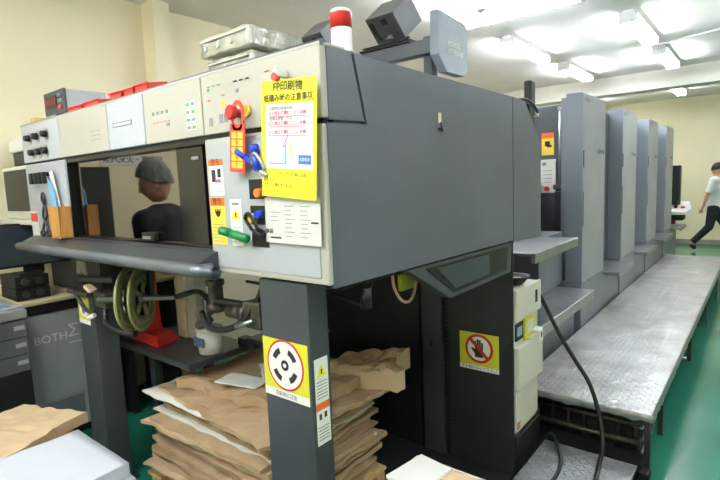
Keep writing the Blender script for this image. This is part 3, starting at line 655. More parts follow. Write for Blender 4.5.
# ============================================================ THINGS HANGING ON THE DELIVERY FRONT
def quad_sheet(name, x0, x1, z0, z1, y, m, label, cat, rot=0., draw=None, bend=.0):
    """a sheet with slight lean, built about its centre then rotated in its plane"""
    t = thing(name, ((x0+x1)/2, y, z0), label, cat)
    return t
Rr = lambda cx, cz, a: (lambda x, z: (cx+(x-cx)*math.cos(a)-(z-cz)*math.sin(a), cz+(x-cx)*math.sin(a)+(z-cz)*math.cos(a)))
def rect(b, f, y, x0, x1, z0, z1, m, d=.0008):
    b.prism([(f(x0, z0)[0], y, f(x0, z0)[1]), (f(x1, z0)[0], y, f(x1, z0)[1]), (f(x1, z1)[0], y, f(x1, z1)[1]), (f(x0, z1)[0], y, f(x0, z1)[1])], (0, -d, 0), m)
def rtext(b, f, y, a, s, size, x, z, m, align='CENTER', bold=0.):
    p = f(x, z); b.text(s, size, (p[0], y, p[1]), (math.cos(a), 0, math.sin(a)), (-math.sin(a), 0, math.cos(a)), m, align=align, bold=bold)
# poster
ya = 1.052; a = -.14+.06
f = Rr(-1.12, 1.79, a)
po = thing('notice_poster', (-1.14, ya, 1.6), 'yellow bordered notice in Japanese hanging over the ivory panels by a magnet', 'poster')
b = MB(); X_0, X_1, Za, Zb = -1.235, -.998, 1.612, 1.962
rect(b, f, ya, X_0, X_1, Za, Zb, 'yellow', .0012); y = ya-.0012
rect(b, f, y, X_0+.022, X_1-.014, 1.70, 1.892, 'white'); y2 = y-.0008
rtext(b, f, y, a, 'FP印刷物', .032, (X_0+X_1)/2, 1.94, 'print_dark', bold=.0003); rtext(b, f, y, a, '紙積み時の注意事項', .0235, (X_0+X_1)/2, 1.908, 'print_dark', bold=.0002)
for i, z in enumerate((1.878, 1.848, 1.822)):
    if i < 2: rtext(b, f, y2, a, '1 印刷物の紙積み時' if i == 0 else '2 紙積み枚数・方向', .0125, X_0+.03, z, 'print_dark', 'LEFT')
    rtext(b, f, y2, a, 'よく揃えて積むこと。注意', .0135, X_0+.035, z-.014, 'print_pink', 'LEFT', .0004)
    rect(b, f, y2, X_0+.035, X_1-.035, z-.024, z-.022, 'print_pink')
rect(b, f, y2, X_0+.035, X_0+.11, 1.713, 1.716, 'print_blue'); rect(b, f, y2, X_0+.105, X_0+.113, 1.713, 1.775, 'light_blue'); rect(b, f, y2, X_0+.13, X_0+.134, 1.735, 1.785, 'yellow_soft')
rect(b, Rr(-1.12, 1.79, a-.5), y2, -1.123, -1.119, 1.76, 1.80, 'print_pink'); rect(b, f, y2, X_1-.072, X_1-.02, 1.715, 1.742, 'print_blue'); rtext(b, f, y2-.0008, a, '注意事項', .0105, X_1-.046, 1.728, 'white')
for z, s in ((1.683, 'ローラー、ブランケット等に注意'), (1.664, '重ねすぎないこと'), (1.648, 'きれいに積んでください')): rtext(b, f, y, a, s, .0125, X_0+.01, z, 'print_dark', 'LEFT')
b.build('sheet', po)
b = MB(); b.cyl((-1.145, ya-.002, 1.972), (-1.145, ya-.018, 1.972), .012, 'red_plastic', seg=16); b.box(-1.15, -1.133, ya-.016, ya+.03, 1.972, 1.995, 'white', .003); b.cyl((-1.145, ya+.03, 1.985), (-1.145, 1.084, 1.985), .008, 'steel'); b.build('magnet_clip', po)
# parts list sheet
b = MB(); f = Rr(-1.14, 1.54, -.02); yy = 1.07
rect(b, f, yy, -1.262, -1.016, 1.468, 1.612, 'paper_dirty', .001); y = yy-.001
for c, n_ in ((-1.235, 3), (-1.17, 8), (-1.10, 8)):
    for r in range(n_): rect(b, f, y, c, c+.03+.012*(r % 3 == 0), 1.585-r*.0135-.02*(c < -1.2), 1.587-r*.0135-.02*(c < -1.2), 'print_grey')
rtext(b, f, y, 0, '注意', .018, -1.243, 1.502, 'print_dark', bold=.001); rect(b, f, y, -1.24, -1.19, 1.482, 1.487, 'print_dark'); rect(b, f, y, -1.055, -1.025, 1.535, 1.54, 'print_dark')
b.cyl((-1.14, 1.07, 1.60), (-1.14, 1.079, 1.60), .01, 'steel'); o = b.build('list_sheet', loc=(-1.14, 1.07, 1.47)); tag(o, 'plain white printed list hanging below the yellow notice', 'paper')
# red magnet hook & orange tag
th = thing('magnet_hook', (-1.36, 1.06, 1.89), 'round red magnet hook holding the orange tag, on the ivory fascia', 'hook')
b = MB(); b.lathe((-1.375, 1.084, 1.896), (0, -1, 0), [(.014, 0), (.016, .02), (.024, .028), (.024, .044), (.018, .048)], 'red', 24); b.build('knob', th)
b = MB(); b.cyl((-1.335, 1.084, 1.9), (-1.335, 1.075, 1.9), .02, 'yellow_soft'); b.build('base_plate', th)
dt = thing('door_hanger_tag', (-1.36, 1.06, 1.7), 'orange door-hanger tag with yellow characters hanging from the red hook', 'tag')
b = MB(); yy = 1.050; f = Rr(-1.345, 1.88, -.10)
n = 26; cx, cz = -1.345, 1.888
outer = []; inner = []
for k in range(n):
    t_ = 2*PI*k/n; outer.append((cx+.034*math.cos(t_), cz-.008+.052*math.sin(t_))); inner.append((cx+.021*math.cos(t_), cz-.008+.038*math.sin(t_)))
for k in range(n):
    j = (k+1) % n; q = [outer[k], outer[j], inner[j], inner[k]]; q = [f(*p) for p in q]
    b.prism([(p[0], yy, p[1]) for p in q], (0, -.003, 0), 'red_plastic')
rect(b, f, yy, -1.384, -1.306, 1.700, 1.855, 'red_plastic', .003)
rect(b, f, yy-.003, -1.376, -1.314, 1.71, 1.835, 'orange'); 
for r in range(5): 
    for c in range(2): rect(b, f, yy-.0038, -1.373+c*.031, -1.347+c*.031, 1.714+r*.024, 1.733+r*.024, 'yellow_soft')
for r, s in enumerate('点検作業中'): rtext(b, f, yy-.0046, -.10, s, .022, -1.345, 1.823-r*.024, 'orange')
b.build('plate', dt)
# marker pens in clips
def pen(p, d, L_, r, m, label, capm='black', grp='marker pens on the ivory door panel'):
    p = V(p); d = V(d).normalized(); t = thing('marker_pen', p, label, 'pen', grp)
    b = MB(); b.lathe(p, d, [(r*.7, 0), (r, .004), (r, L_*.62)], m, 18); b.build('barrel', t)
    b = MB(); b.lathe(p+d*L_*.62, d, [(r*1.08, 0), (r*1.08, L_*.34), (r*.8, L_*.38)], capm, 18); b.build('cap', t); return t
pen((-1.245, 1.055, 1.705), (-.75, -.05, .42), .135, .010, 'blue', 'blue marker pen lying crosswise over the orange tag', 'blue')
pen((-1.262, 1.052, 1.700), (-.06, -.1, 1), .085, .0145, 'blue', 'thick blue marker standing upright beside the yellow notice', 'blue')
pen((-1.33, 1.048, 1.478), (-.9, -.1, .2), .135, .0145, 'green_pen', 'green marker pen clipped low on the ivory door panel', 'green_pen')
def clip(x, z, m, label):
    t = thing('bulldog_clip', (x, 1.07, z), label, 'clip')
    b = MB(); b.box(x-.022, x+.022, 1.045, 1.078, z-.008, z+.008, m, .004, rot=('Y', .35)); b.build('jaw', t)
    b = MB(); b.tube([(x-.02, 1.046, z+.01), (x-.045, 1.04, z+.05), (x-.02, 1.035, z+.065), (x+.0, 1.04, z+.04), (x+.01, 1.046, z+.01)], .006, m); b.build('handle', t)
clip(-1.285, 1.50, 'black', 'black clip gripping the door panel just above the green marker')
clip(-1.235, 1.69, 'steel', 'steel clip holding the two blue markers')
# left tool panel items
wb = thing('wooden_pen_box', (-2.94, 1.03, 1.42), 'open wooden pen box fixed on the left tool panel, holding a blue spatula', 'box')
b = MB(); x0, x1, yb, yf = -2.975, -2.815, 1.083, 1.025
for s_ in (0,):
    b.prism([(x0+.03, yf, 1.43), (x1-.005, yf, 1.43), (x1, yf-.0, 1.59), (x0, yf, 1.59)], (0, .008, 0), 'wood_orange')
    b.prism([(x0+.03, yb-.008, 1.43), (x1-.005, yb-.008, 1.43), (x1, yb-.008, 1.59), (x0, yb-.008, 1.59)], (0, .008, 0), 'wood_orange')
    b.prism([(x0+.03, yf, 1.43), (x0+.03, yb, 1.43), (x0, yb, 1.59), (x0, yf, 1.59)], (.008, 0, 0), 'wood_orange')
    b.prism([(x1-.013, yf, 1.43), (x1-.013, yb, 1.43), (x1-.008, yb, 1.59), (x1-.008, yf, 1.59)], (.008, 0, 0), 'wood_orange')
    b.box(x0+.03, x1-.01, yf, yb, 1.425, 1.435, 'wood_orange')
b.build('case', wb)
sp2 = thing('spatula', (-2.98, 1.03, 1.45), 'light blue ink spatula standing in the wooden box', 'spatula')
b = MB(); b.prism([(-2.90, 1.045, 1.45), (-2.875, 1.045, 1.45), (-2.905, 1.045, 1.66), (-2.975, 1.045, 1.735), (-2.975, 1.045, 1.65)], (0, .006, 0), 'light_blue'); b.build('blade', sp2)
b = MB(); b.prism([(-2.85, 1.06, 1.45), (-2.865, 1.06, 1.45), (-2.99, 1.06, 1.77), (-2.955, 1.06, 1.78)], (0, .006, 0), 'white'); b.build('ruler', sp2)
sc = thing('scissors', (-3.14, 1.07, 1.45), 'steel scissors hanging below the black hooks on the tool panel', 'scissors')
b = MB(); b.tube([(-3.14, 1.072, 1.60), (-3.16, 1.07, 1.63), (-3.14, 1.07, 1.665), (-3.12, 1.07, 1.63), (-3.14, 1.072, 1.60)], .007, 'dark_steel'); b.build('loop', sc)
for s_ in (-1, 1):
    b = MB(); b.tube([(-3.14, 1.072, 1.60), (-3.14+s_*.028, 1.07, 1.54), (-3.14-s_*.01, 1.068, 1.50), (-3.14-s_*.035, 1.066, 1.46)], .007, 'dark_steel'); b.build('blade', sc)
    b = MB(); b.tube([(-3.14-s_*.035, 1.066, 1.46), (-3.14-s_*.07, 1.066, 1.44), (-3.14-s_*.05, 1.066, 1.42), (-3.14-s_*.02, 1.066, 1.44), (-3.14-s_*.035, 1.066, 1.46)], .006, 'dark_steel'); b.build('finger_ring', sc)
b = MB(); b.box(-3.38, -3.28, 1.079, 1.082, 1.40, 1.50, 'paper_dirty'); b.box(-3.38, -3.28, 1.0775, 1.079, 1.50, 1.55, 'red_plastic'); b.box(-3.38, -3.28, 1.0785, 1.082, 1.5, 1.56, 'paper_dirty'); o = b.build('memo_note', loc=(-3.33, 1.08, 1.4)); tag(o, 'small white note with red heading at lower left of the tool panel', 'note')

# ============================================================ REEL MECHANISM UNDER THE SHELF
rm = thing('hose_reel', (-2.35, 1.22, .9), 'olive metal reel with round side discs hanging under the shelf', 'reel')
ax = V((.77, .64, .0)).normalized(); c0 = V((-2.38, 1.20, 1.125))
for s_, nm in ((-.062, 'disc'), (.0, 'disc')):
    b = MB(); p = c0+ax*s_
    R0 = .155
    b.lathe(p, ax, [(R0-.02, -.004), (R0, -.008), (R0+.006, 0), (R0, .008), (R0-.02, .004)], 'reel_olive', 40, closed=True)
    b.lathe(p, ax, [(.085, -.003), (R0-.018, -.003), (R0-.018, .003), (.085, .003)], 'reel_olive', 40, closed=True)
    for k in range(5):
        a_ = k*2*PI/5; q = ax.to_track_quat('Z', 'Y').to_matrix(); d = q @ V((math.cos(a_), math.sin(a_), 0)); b.cyl(p+d*.03, p+d*.09, .012, 'reel_olive', seg=8)
    b.lathe(p, ax, [(.035, -.008), (.035, .008)], 'steel', 20); b.build(nm, rm)
b = MB(); b.lathe(c0-ax*.05, ax, [(.09, 0), (.09, .045)], 'cable_black', 28); b.build('wound_hose', rm)
b = MB(); b.cyl(c0-ax*.22, c0+ax*.16, .014, 'steel'); b.build('axle', rm)
b = MB(); b.tube([c0-ax*.2, V((-2.66, 1.17, 1.10)), V((-2.80, 1.15, 1.12)), V((-2.88, 1.16, 1.13))], .02, 'oily', smooth=2); b.box(-2.72, -2.60, 1.11, 1.2, 1.06, 1.14, 'oily', .01); b.build('bracket', rm)
b = MB(); b.box(-2.44, -2.40, 1.17, 1.27, 1.29, 1.345, 'dark_panel', .004); b.tube([c0+V((-.03, .06, 0)), V((-2.40, 1.27, 1.30))], .014, 'dark_steel'); b.build('hanger', rm)
# left column head plate with levers
lv = thing('swing_arm', (-2.95, 1.15, 1.10), 'oily steel swing arm with levers on top of the left column', 'arm')
b = MB(); b.box(-3.04, -2.78, 1.10, 1.24, 1.103, 1.125, 'oily', .004); b.build('plate', lv)
b = MB(); b.tube([(-3.0, 1.12, 1.13), (-2.88, 1.11, 1.06), (-2.78, 1.10, 1.03), (-2.68, 1.10, 1.045)], .011, 'oily'); b.build('lever', lv)
b = MB(); b.tube([(-2.70, 1.10, 1.02), (-2.74, 1.08, 1.0)], .012, 'white', smooth=1); b.build('grip', lv)
b = MB(); b.box(-2.86, -2.78, 1.12, 1.16, 1.128, 1.15, 'wood_pale', .003, rot=('Y', .3)); b.build('yellow_block', lv)
b = MB(); b.box(-3.02, -2.6, 1.16, 1.22, 1.17, 1.20, 'dark_panel', .006, rot=('Y', -.08)); b.box(-3.3, -2.5, 1.24, 1.29, 1.25, 1.285, 'dark_panel', .005); b.tube([(-2.95, 1.19, 1.12), (-2.95, 1.19, 1.18)], .015, 'oily'); b.tube([(-2.95, 1.2, 1.19), (-2.95, 1.26, 1.26)], .01, 'oily'); b.build('beam', lv)
b = MB(); b.tube([(-2.66, 1.14, 1.06), (-2.62, 1.12, .99), (-2.5, 1.12, .96), (-2.4, 1.16, .95)], .016, 'cable_black'); b.build('hose', lv)
# right coupling group toward near column
cp = thing('pipe_coupling', (-1.75, 1.2, 1.15), 'oily pipe coupling and clamp between the reel and the near column', 'coupling')
b = MB(); b.tube([c0+ax*.17, V((-2.12, 1.34, 1.16)), V((-1.80, 1.2, 1.19)), V((-1.55, 1.18, 1.20)), V((-1.36, 1.16, 1.21))], .014, 'dark_steel'); b.build('bar', cp)
b = MB(); b.lathe((-1.76, 1.2, 1.14), (0, 0, 1), [(.025, 0), (.042, .005), (.042, .035), (.03, .04), (.03, .11), (.038, .115), (.038, .135), (.02, .14)], 'oily', 18); b.build('valve', cp)
b = MB(); b.cyl((-1.66, 1.2, 1.16), (-1.54, 1.18, 1.17), .032, 'oily'); b.cyl((-1.54, 1.18, 1.17), (-1.50, 1.175, 1.172), .045, 'dark_steel'); b.box(-1.5, -1.4, 1.13, 1.2, 1.13, 1.23, 'oily', .008); b.build('sleeve', cp)
b = MB(); b.tube([(-1.42, 1.12, 1.17), (-1.50, 1.10, 1.14)], .011, 'steel'); b.build('handle', cp)
b = MB(); b.tube([(-1.86, 1.22, 1.18), (-1.82, 1.2, 1.10), (-1.9, 1.2, 1.06)], .02, 'dark_steel'); b.tube([(-1.78, 1.14, 1.15), (-1.7, 1.12, 1.10), (-1.56, 1.12, 1.12), (-1.45, 1.14, 1.2), (-1.42, 1.2, 1.335)], .012, 'cable_black'); b.build('hose', cp)

# feed table, red stand, wood posts, paint tub
ft = thing('feed_table', (-2.6, 1.6, .0), 'low dark grey table behind the near column, carrying red stand and tub', 'table')
b = MB(); b.box(-3.05, -2.28, 1.36, 1.78, .715, .75, 'shelf', .006); b.box(-2.27, -1.98, 1.72, 2.12, .775, .80, 'shelf', .006); b.box(-2.34, -2.2, 1.72, 1.78, .74, .79, 'shelf'); b.build('tabletop', ft)
for y in (1.38, 1.72):
    x = -2.72; b = MB(); b.box(x, x+.05, y, y+.05, 0, .715, 'dark_panel', .003); b.build('leg', ft)
rd = thing('red_stand', (-2.8, 1.6, .75), 'red metal stand with flared foot behind the olive reel', 'stand')
b = MB(); b.prism([(-3.02, 1.42, .755), (-2.68, 1.42, .755), (-2.72, 1.58, .755), (-3.02, 1.6, .755)], (0, 0, .05), 'red', taper=.75); b.build('foot', rd)
b = MB(); b.prism([(-2.99, 1.47, .80), (-2.88, 1.47, .80), (-2.88, 1.56, .80), (-2.99, 1.56, .80)], (0.03, 0, .44), 'red', taper=.55); b.build('upright', rd)
for i, (x, m_, lab) in enumerate(((-2.80, 'wood_pale', 'pale wooden post leaning beside the red stand, left of the two'), (-2.70, 'white', 'whitish wooden post right of the other post behind the reel'))):
    b = MB(); b.box(x, x+.095, 1.62+.01*i, 1.70+.01*i, .752, 1.25, m_ if i == 0 else 'cream', .004, rot=('Y', .02)); o = b.build('wooden_post', loc=(x+.05, 1.66, .75)); tag(o, lab, 'post', 'wooden posts behind the reel')
tb = thing('ink_tub', (-2.36, 1.55, .75), 'small white ink tub with blue lettering on the dark table', 'tub')
b = MB(); b.lathe((-2.36, 1.55, .752), (0, 0, 1), [(.062, 0), (.068, .13), (.066, .13), (.06, .01)], 'white', 24); b.build('body', tb)
b = MB(); b.lathe((-2.36, 1.55, .882), (0, 0, 1), [(.072, 0), (.072, .014), (.06, .018)], 'white', 24); b.build('lid', tb)
b = MB(); b.box(-2.405, -2.315, 1.476, 1.483, .80, .85, 'tub_blue', .002); b.build('lettering', tb)
b = MB(); b.prism([(-2.33, 1.9, .735), (-2.22, 1.9, .735), (-2.22, 1.98, .735), (-2.33, 1.98, .735)], (0, 0, .5), 'kraft_dark', taper=.95); o = b.build('cardboard_tube', loc=(-2.28, 1.94, .735)); bpy.data.objects.remove(o)

# ============================================================ PAPER STACKS
def sheet(name, cx, cy, z, w, d, h, ang, m, label, cat, group, sd, sag=.02, edge=.012, flap=0., nx=26, ny=18):
    """a crumpled bundle of sheets: subdivided slab with drooping, wavy edges"""
    b = MB(); top = []; bot = []
    ca, sa = math.cos(ang), math.sin(ang)
    for j in range(ny+1):
        rt = []; rb = []
        for i in range(nx+1):
            u = i/nx-.5; v = j/ny-.5; x = u*w; y = v*d
            ex = max(abs(u), abs(v))*2
            n1 = noise.noise(V((x*4+sd, y*4, sd*3.1)))+.45*(abs(noise.noise(V((x*11+sd, y*14, sd))))*2-.6)
            x += edge*noise.noise(V((y*9, sd*7.7, 1)))*(1 if abs(u) > .49 else 0)
            y += edge*noise.noise(V((x*9, sd*5.3, 2)))*(1 if abs(v) > .49 else 0)
            dz = sag*n1-abs(sag)*.9*max(0, ex-.7)**1.5*2+flap*max(0, u-.3)*max(0, .9+v)
            X = cx+x*ca-y*sa; Y = cy+x*sa+y*ca
            rt.append(b.bm.verts.new((X, Y, z+h+dz))); rb.append(b.bm.verts.new((X, Y, z+max(dz, -.01)*.6)))
        top.append(rt); bot.append(rb)
    for j in range(ny):
        for i in range(nx):
            b.face([top[j][i], top[j][i+1], top[j+1][i+1], top[j+1][i]], m, 'kraft' not in m); b.face([bot[j][i], bot[j+1][i], bot[j+1][i+1], bot[j][i+1]], m)
    for i in range(nx):
        b.face([bot[0][i], bot[0][i+1], top[0][i+1], top[0][i]], m); b.face([bot[ny][i+1], bot[ny][i], top[ny][i], top[ny][i+1]], m)
    for j in range(ny):
        b.face([bot[j+1][0], bot[j][0], top[j][0], top[j+1][0]], m); b.face([bot[j][nx], bot[j+1][nx], top[j+1][nx], top[j][nx]], m)
    o = b.build(name, loc=(cx, cy, z), recalc=False); return tag(o, label, cat, group)
rs = random.Random(3)
# pallet under the kraft stack
pl = thing('wooden_pallet', (-2.1, 1.65, 0), 'low wooden pallet under the tall stack of brown paper', 'pallet')
b = MB()
for k in range(6): b.box(-2.62+k*.185, -2.48+k*.185, 1.26, 2.06, .085, .105, 'wood', .003)
b.build('deck', pl)
for y in (1.28, 1.62, 1.98):
    b = MB(); b.box(-2.62, -1.56, y, y+.07, 0, .085, 'wood', .003); b.build('bearer', pl)
z = .108; k = 0
desc = ['folded brown kraft wrapper', 'crumpled brown kraft wrapper', 'bundle of brown kraft wrappers', 'thick brown cardboard bundle', 'wavy brown kraft wrapper']
cols = ['kraft', 'kraft_dark', 'kraft', 'kraft_light', 'kraft', 'kraft_dark']
ORD = 'first second third fourth fifth sixth seventh eighth ninth tenth eleventh twelfth thirteenth fourteenth fifteenth sixteenth seventeenth eighteenth nineteenth twentieth twenty-first twenty-second twenty-third twenty-fourth twenty-fifth twenty-sixth twenty-seventh twenty-eighth twenty-ninth thirtieth'.split()
while z < .56:
    h = rs.choice((.009, .013, .018, .026)); white = k in (9, 17)
    if white: h = .008
    m = 'paper_dirty' if white else cols[k % 6]
    w = 1.0+rs.uniform(-.10, .04); d = .80+rs.uniform(-.10, .03)
    sheet('paper_sheet' if white else 'kraft_bundle', -2.09+rs.uniform(-.04, .03), 1.67+rs.uniform(-.03, .03), z, w, d, h, rs.uniform(-.07, .07), m,
          ('thin white sheet' if white else desc[k % 5])+' in the tall brown pile, %s layer from the bottom' % ORD[k],
          'paper', 'layers of the brown paper pile', k*1.37+.5, sag=.006 if not white else .004, edge=.02, flap=rs.uniform(-.03, .03))
    z += h*.95+.0035; k += 1
zt = z
sheet('paper_sheet', -2.12, 1.64, zt+.002, .98, .72, .008, .03, 'paper_dirty', 'white sheet jutting out left near the top of the brown pile', 'paper', None, 31., .012, .02)
sheet('kraft_bundle', -2.0, 1.66, zt+.016, 1.0, .78, .022, -.10, 'kraft', 'kraft wrapper just under the top wrapper, turned clockwise', 'paper', None, 33., .02, .04, .03)
sheet('kraft_bundle', -2.02, 1.72, zt+.045, .86, .62, .055, .10, 'kraft', 'topmost bulging kraft wrapper of the brown pile', 'paper', None, 36., .035, .05, .05)
sheet('kraft_bundle', -1.65, 2.04, zt+.03, .36, .30, .11, .5, 'kraft_light', 'crumpled kraft piece rising at the right rear of the pile', 'paper', None, 41., .05, .08, .10)
sheet('paper_slip', -2.02, 1.50, zt+.118, .25, .13, .004, .25, 'white', 'white slip with a dark mark on top of the brown pile, the larger one', 'paper', None, 51., .008, .01)
sheet('paper_slip', -1.98, 1.68, zt+.126, .24, .15, .004, -.6, 'paper_dirty', 'white slip beside the near column on top of the brown pile', 'paper', None, 53., .008, .01)

# white sheet stack at bottom-left on small table
wt = thing('paper_cart', (-2.2, .55, 0), 'low grey cart under the white and brown paper stacks at lower left', 'cart')
b = MB(); b.box(-2.84, -1.50, .0, .92, .42, .45, 'shelf', .004); b.build('top', wt)
for x in (-2.82, -1.56):
    for y in (.03, .84):
        b = MB(); b.box(x, x+.04, y, y+.04, 0, .42, 'dark_panel', .003); b.build('leg', wt)
z = .452
for k, lab in enumerate(('bottom ream of the white paper stack at lower left', 'second ream up in the white paper stack at lower left', 'third ream up in the white paper stack at lower left', 'top ream of bluish white paper at lower left of the picture')):
    h = (.03, .034, .028, .05)[k]; dx = (.085, .055, .03, 0)[k]
    sheet('paper_ream', -2.125+dx, .48-.01*k, z, .47, .78, h, -.02+.02*(k % 2), 'paper_white', lab, 'paper', 'white paper reams', 60+k*3., .002, .004); z += h+.0025
z = .452
for k, (h, a_, m_, lab) in enumerate(((.045, .1, 'kraft_dark', 'lower brown wrapper behind the white paper reams'), (.045, -.05, 'kraft', 'middle brown wrapper behind the white paper reams'), (.05, .35, 'kraft_light', 'top brown wrapper with pointed corner behind the white reams'))):
    sheet('kraft_wrapper', -2.61, .56+.02*k, z, .42, .58, h, a_, m_, lab, 'paper', None, 80+k*3., .015, .03, .02); z += h+.004

# carton at the bottom edge
cb = thing('paper_carton', (-.85, 1.35, 0), 'pale open carton with cream sheets at the bottom edge before the dark side panel', 'carton')
b = MB(); x0, x1, y0, y1 = -.945, -.59, 1.22, 1.44
for a_ in ((x0, x1, y0, y0+.006), (x0, x1, y1-.006, y1), (x0, x0+.006, y0, y1), (x1-.006, x1, y0, y1)): b.box(*a_, .0, .66, 'paper_dirty')
b.box(x0, x1, y0, y1, 0, .01, 'paper_dirty'); b.build('case', cb)
b = MB(); b.box(-.92, -.61, 1.235, 1.425, .01, .665, 'kraft_light', .004, rot=('Z', .04)); b.box(-.935, -.80, 1.24, 1.42, .665, .678, 'white', .002, rot=('Z', -.15)); b.build('sheets', cb)

# ============================================================ LEFT SIDE FURNITURE
bc = thing('dryer_cabinet', (-3.8, 1.35, 0), 'grey metal cabinet lettered BOTH behind the left column', 'cabinet')
b = MB(); b.box(-4.05, -3.62, 1.0, 1.62, .06, .885, 'cabinet_grey', .012); b.box(-4.0, -3.66, 1.05, 1.6, 0, .06, 'black'); b.build('body', bc)
b = MB(); b.box(-3.625, -3.612, 1.015, 1.605, .30, .875, 'cabinet_grey', .003); b.build('front_panel', bc)
b = MB(); b.box(-3.625, -3.610, 1.06, 1.35, .07, .285, 'drawer_grey', .003); b.box(-3.625, -3.610, 1.36, 1.60, .07, .285, 'cabinet_grey', .003); b.build('lower_panel', bc)
b = MB(); xx = -3.611; b.text('BOTH', .075, (xx, 1.185, .715), FX, UZ, 'white', bold=.001); b.text('Σ', .12, (xx, 1.325, .735), FX, UZ, 'white'); b.box(xx, xx+.001, 1.29, 1.37, .655, .662, 'white'); b.text('IR', .075, (xx, 1.545, .735), FX, UZ, 'white'); b.box(xx, xx+.001, 1.50, 1.59, .675, .68, 'white'); b.build('lettering', bc)

dk = thing('side_desk', (-3.85, 1.5, 0), 'long side desk with beige top against the left wall', 'desk')
b = MB(); b.box(-4.1, -3.58, 1.03, 2.1, .955, .985, 'desk_beige', .008); b.build('top', dk)
b = MB(); b.box(-4.1, -3.6, 1.68, 1.72, 0, .955, 'dark_panel'); b.build('leg', dk)
b = MB(); b.box(-4.1, -3.6, 2.04, 2.08, 0, .955, 'dark_panel'); b.build('leg', dk)
b = MB(); b.box(-4.09, -3.6, 1.03, 1.68, .90, .955, 'black', .004); b.build('apron', dk)
b = MB(); b.box(-3.85, -3.62, 1.35, 1.62, .987, .992, 'kraft_light'); o = b.build('folder', loc=(-3.7, 1.5, .987)); tag(o, 'tan folder lying on the beige desk beside the left column', 'folder')

dr = thing('drawer_unit', (-3.65, .85, 0), 'dark grey drawer unit with tagged drawers at the left edge', 'drawer unit')
b = MB(); b.box(-3.95, -3.42, .70, 1.0, 0, .93, 'dark_panel', .004); b.build('body', dr)
b = MB(); b.box(-3.97, -3.395, .69, 1.005, .93, .985, 'desk_top', .01); b.build('top', dr)
for k in range(3):
    b = MB(); b.box(-3.42, -3.408, .705, .995, .82-k*.105, .92-k*.105, 'drawer_grey', .004); o = b.build('drawer', dr)
    b = MB(); b.box(-3.409, -3.406, .93, .985, .865-k*.105, .89-k*.105, 'paper_dirty'); b.build('tag', o)
b = MB(); b.box(-3.66, -3.45, .88, .98, .986, .995, 'paper_white', rot=('Z', .3)); b.box(-3.6, -3.5, .90, .96, .995, .998, 'light_blue', rot=('Z', .1)); o = b.build('loose_papers', loc=(-3.55, .93, .986)); tag(o, 'loose papers with blue print on the drawer unit at the left edge', 'paper')

# audio-like black boxes
for k, (z_, lab) in enumerate(((.987, 'black power supply box on the desk, lower of the two'), (1.067, 'black power supply box with round dials, upper of the two'))):
    t = thing('supply_box', (-3.72, 1.14, z_), lab, 'box', 'black boxes on the desk')
    b = MB(); b.box(-3.95, -3.66, 1.035, 1.23, z_, z_+.076, 'black', .006); b.build('case', t)
    for yy in (1.09, 1.17):
        b = MB(); b.cyl((-3.66, yy, z_+.038), (-3.648, yy, z_+.038), .022, 'dark_steel'); b.build('dial', t)
t = thing('wide_monitor', (-3.75, 1.2, 1.145), 'wide dark monitor facing the aisle below the small beige monitor', 'monitor')
b = MB(); b.box(-3.78, -3.735, .97, 1.41, 1.195, 1.478, 'black', .008); b.build('bezel', t)
b = MB(); b.box(-3.736, -3.732, .985, 1.395, 1.21, 1.465, 'monitor_blue'); b.build('screen', t)
b = MB(); b.box(-3.80, -3.775, 1.13, 1.25, 1.1445, 1.3, 'black', .004); b.box(-3.85, -3.70, 1.08, 1.22, 1.1445, 1.155, 'black', .004); b.build('stand', t)
t = thing('beige_monitor', (-3.78, 1.2, 1.48), 'small beige-framed flat monitor with black screen at the left edge', 'monitor')
b = MB(); b.box(-4.06, -3.50, 1.15, 1.20, 1.50, 1.845, 'cream', .012); b.box(-4.09, -3.44, 1.12, 1.22, 1.47, 1.50, 'cream', .006); b.build('bezel', t)
b = MB(); b.box(-4.015, -3.565, 1.146, 1.152, 1.555, 1.82, 'screen_dark'); b.build('screen', t)
b = MB(); b.box(-4.0, -3.6, 1.2, 1.38, 1.50, 1.8, 'black', .01); b.build('rear_case', t)
sh = thing('wall_rack', (-3.9, 1.3, 1.3), 'dark equipment rack with white top behind the small monitors on the left', 'rack')
b = MB(); b.box(-4.1, -3.56, 1.40, 1.75, .985, 1.95, 'dark_panel', .006); b.build('body', sh)
b = MB(); b.box(-4.11, -3.54, 1.38, 1.78, 1.95, 2.03, 'white', .008); b.build('top', sh)
b = MB(); b.box(-4.1, -3.6, 1.24, 1.4, 1.86, 1.95, 'dark_panel', .006); b.box(-4.1, -3.56, 1.22, 1.4, 1.95, 2.03, 'white', .008); b.build('hood', sh)
t = thing('clear_bag', (-3.3, 1.6, .99), 'crumpled clear bag hanging on a hook behind the left column', 'bag')
b2 = crate(-3.5, -3.36, 1.34, 1.46, 1.13, 1.36, 11); b2.ms = ['bubble']; b2.build('bag', t)
b = MB(); b.tube([(-3.43, 1.4, 1.35), (-3.43, 1.4, 1.40), (-3.415, 1.4, 1.42)], .006, 'steel'); b.build('hook', t)

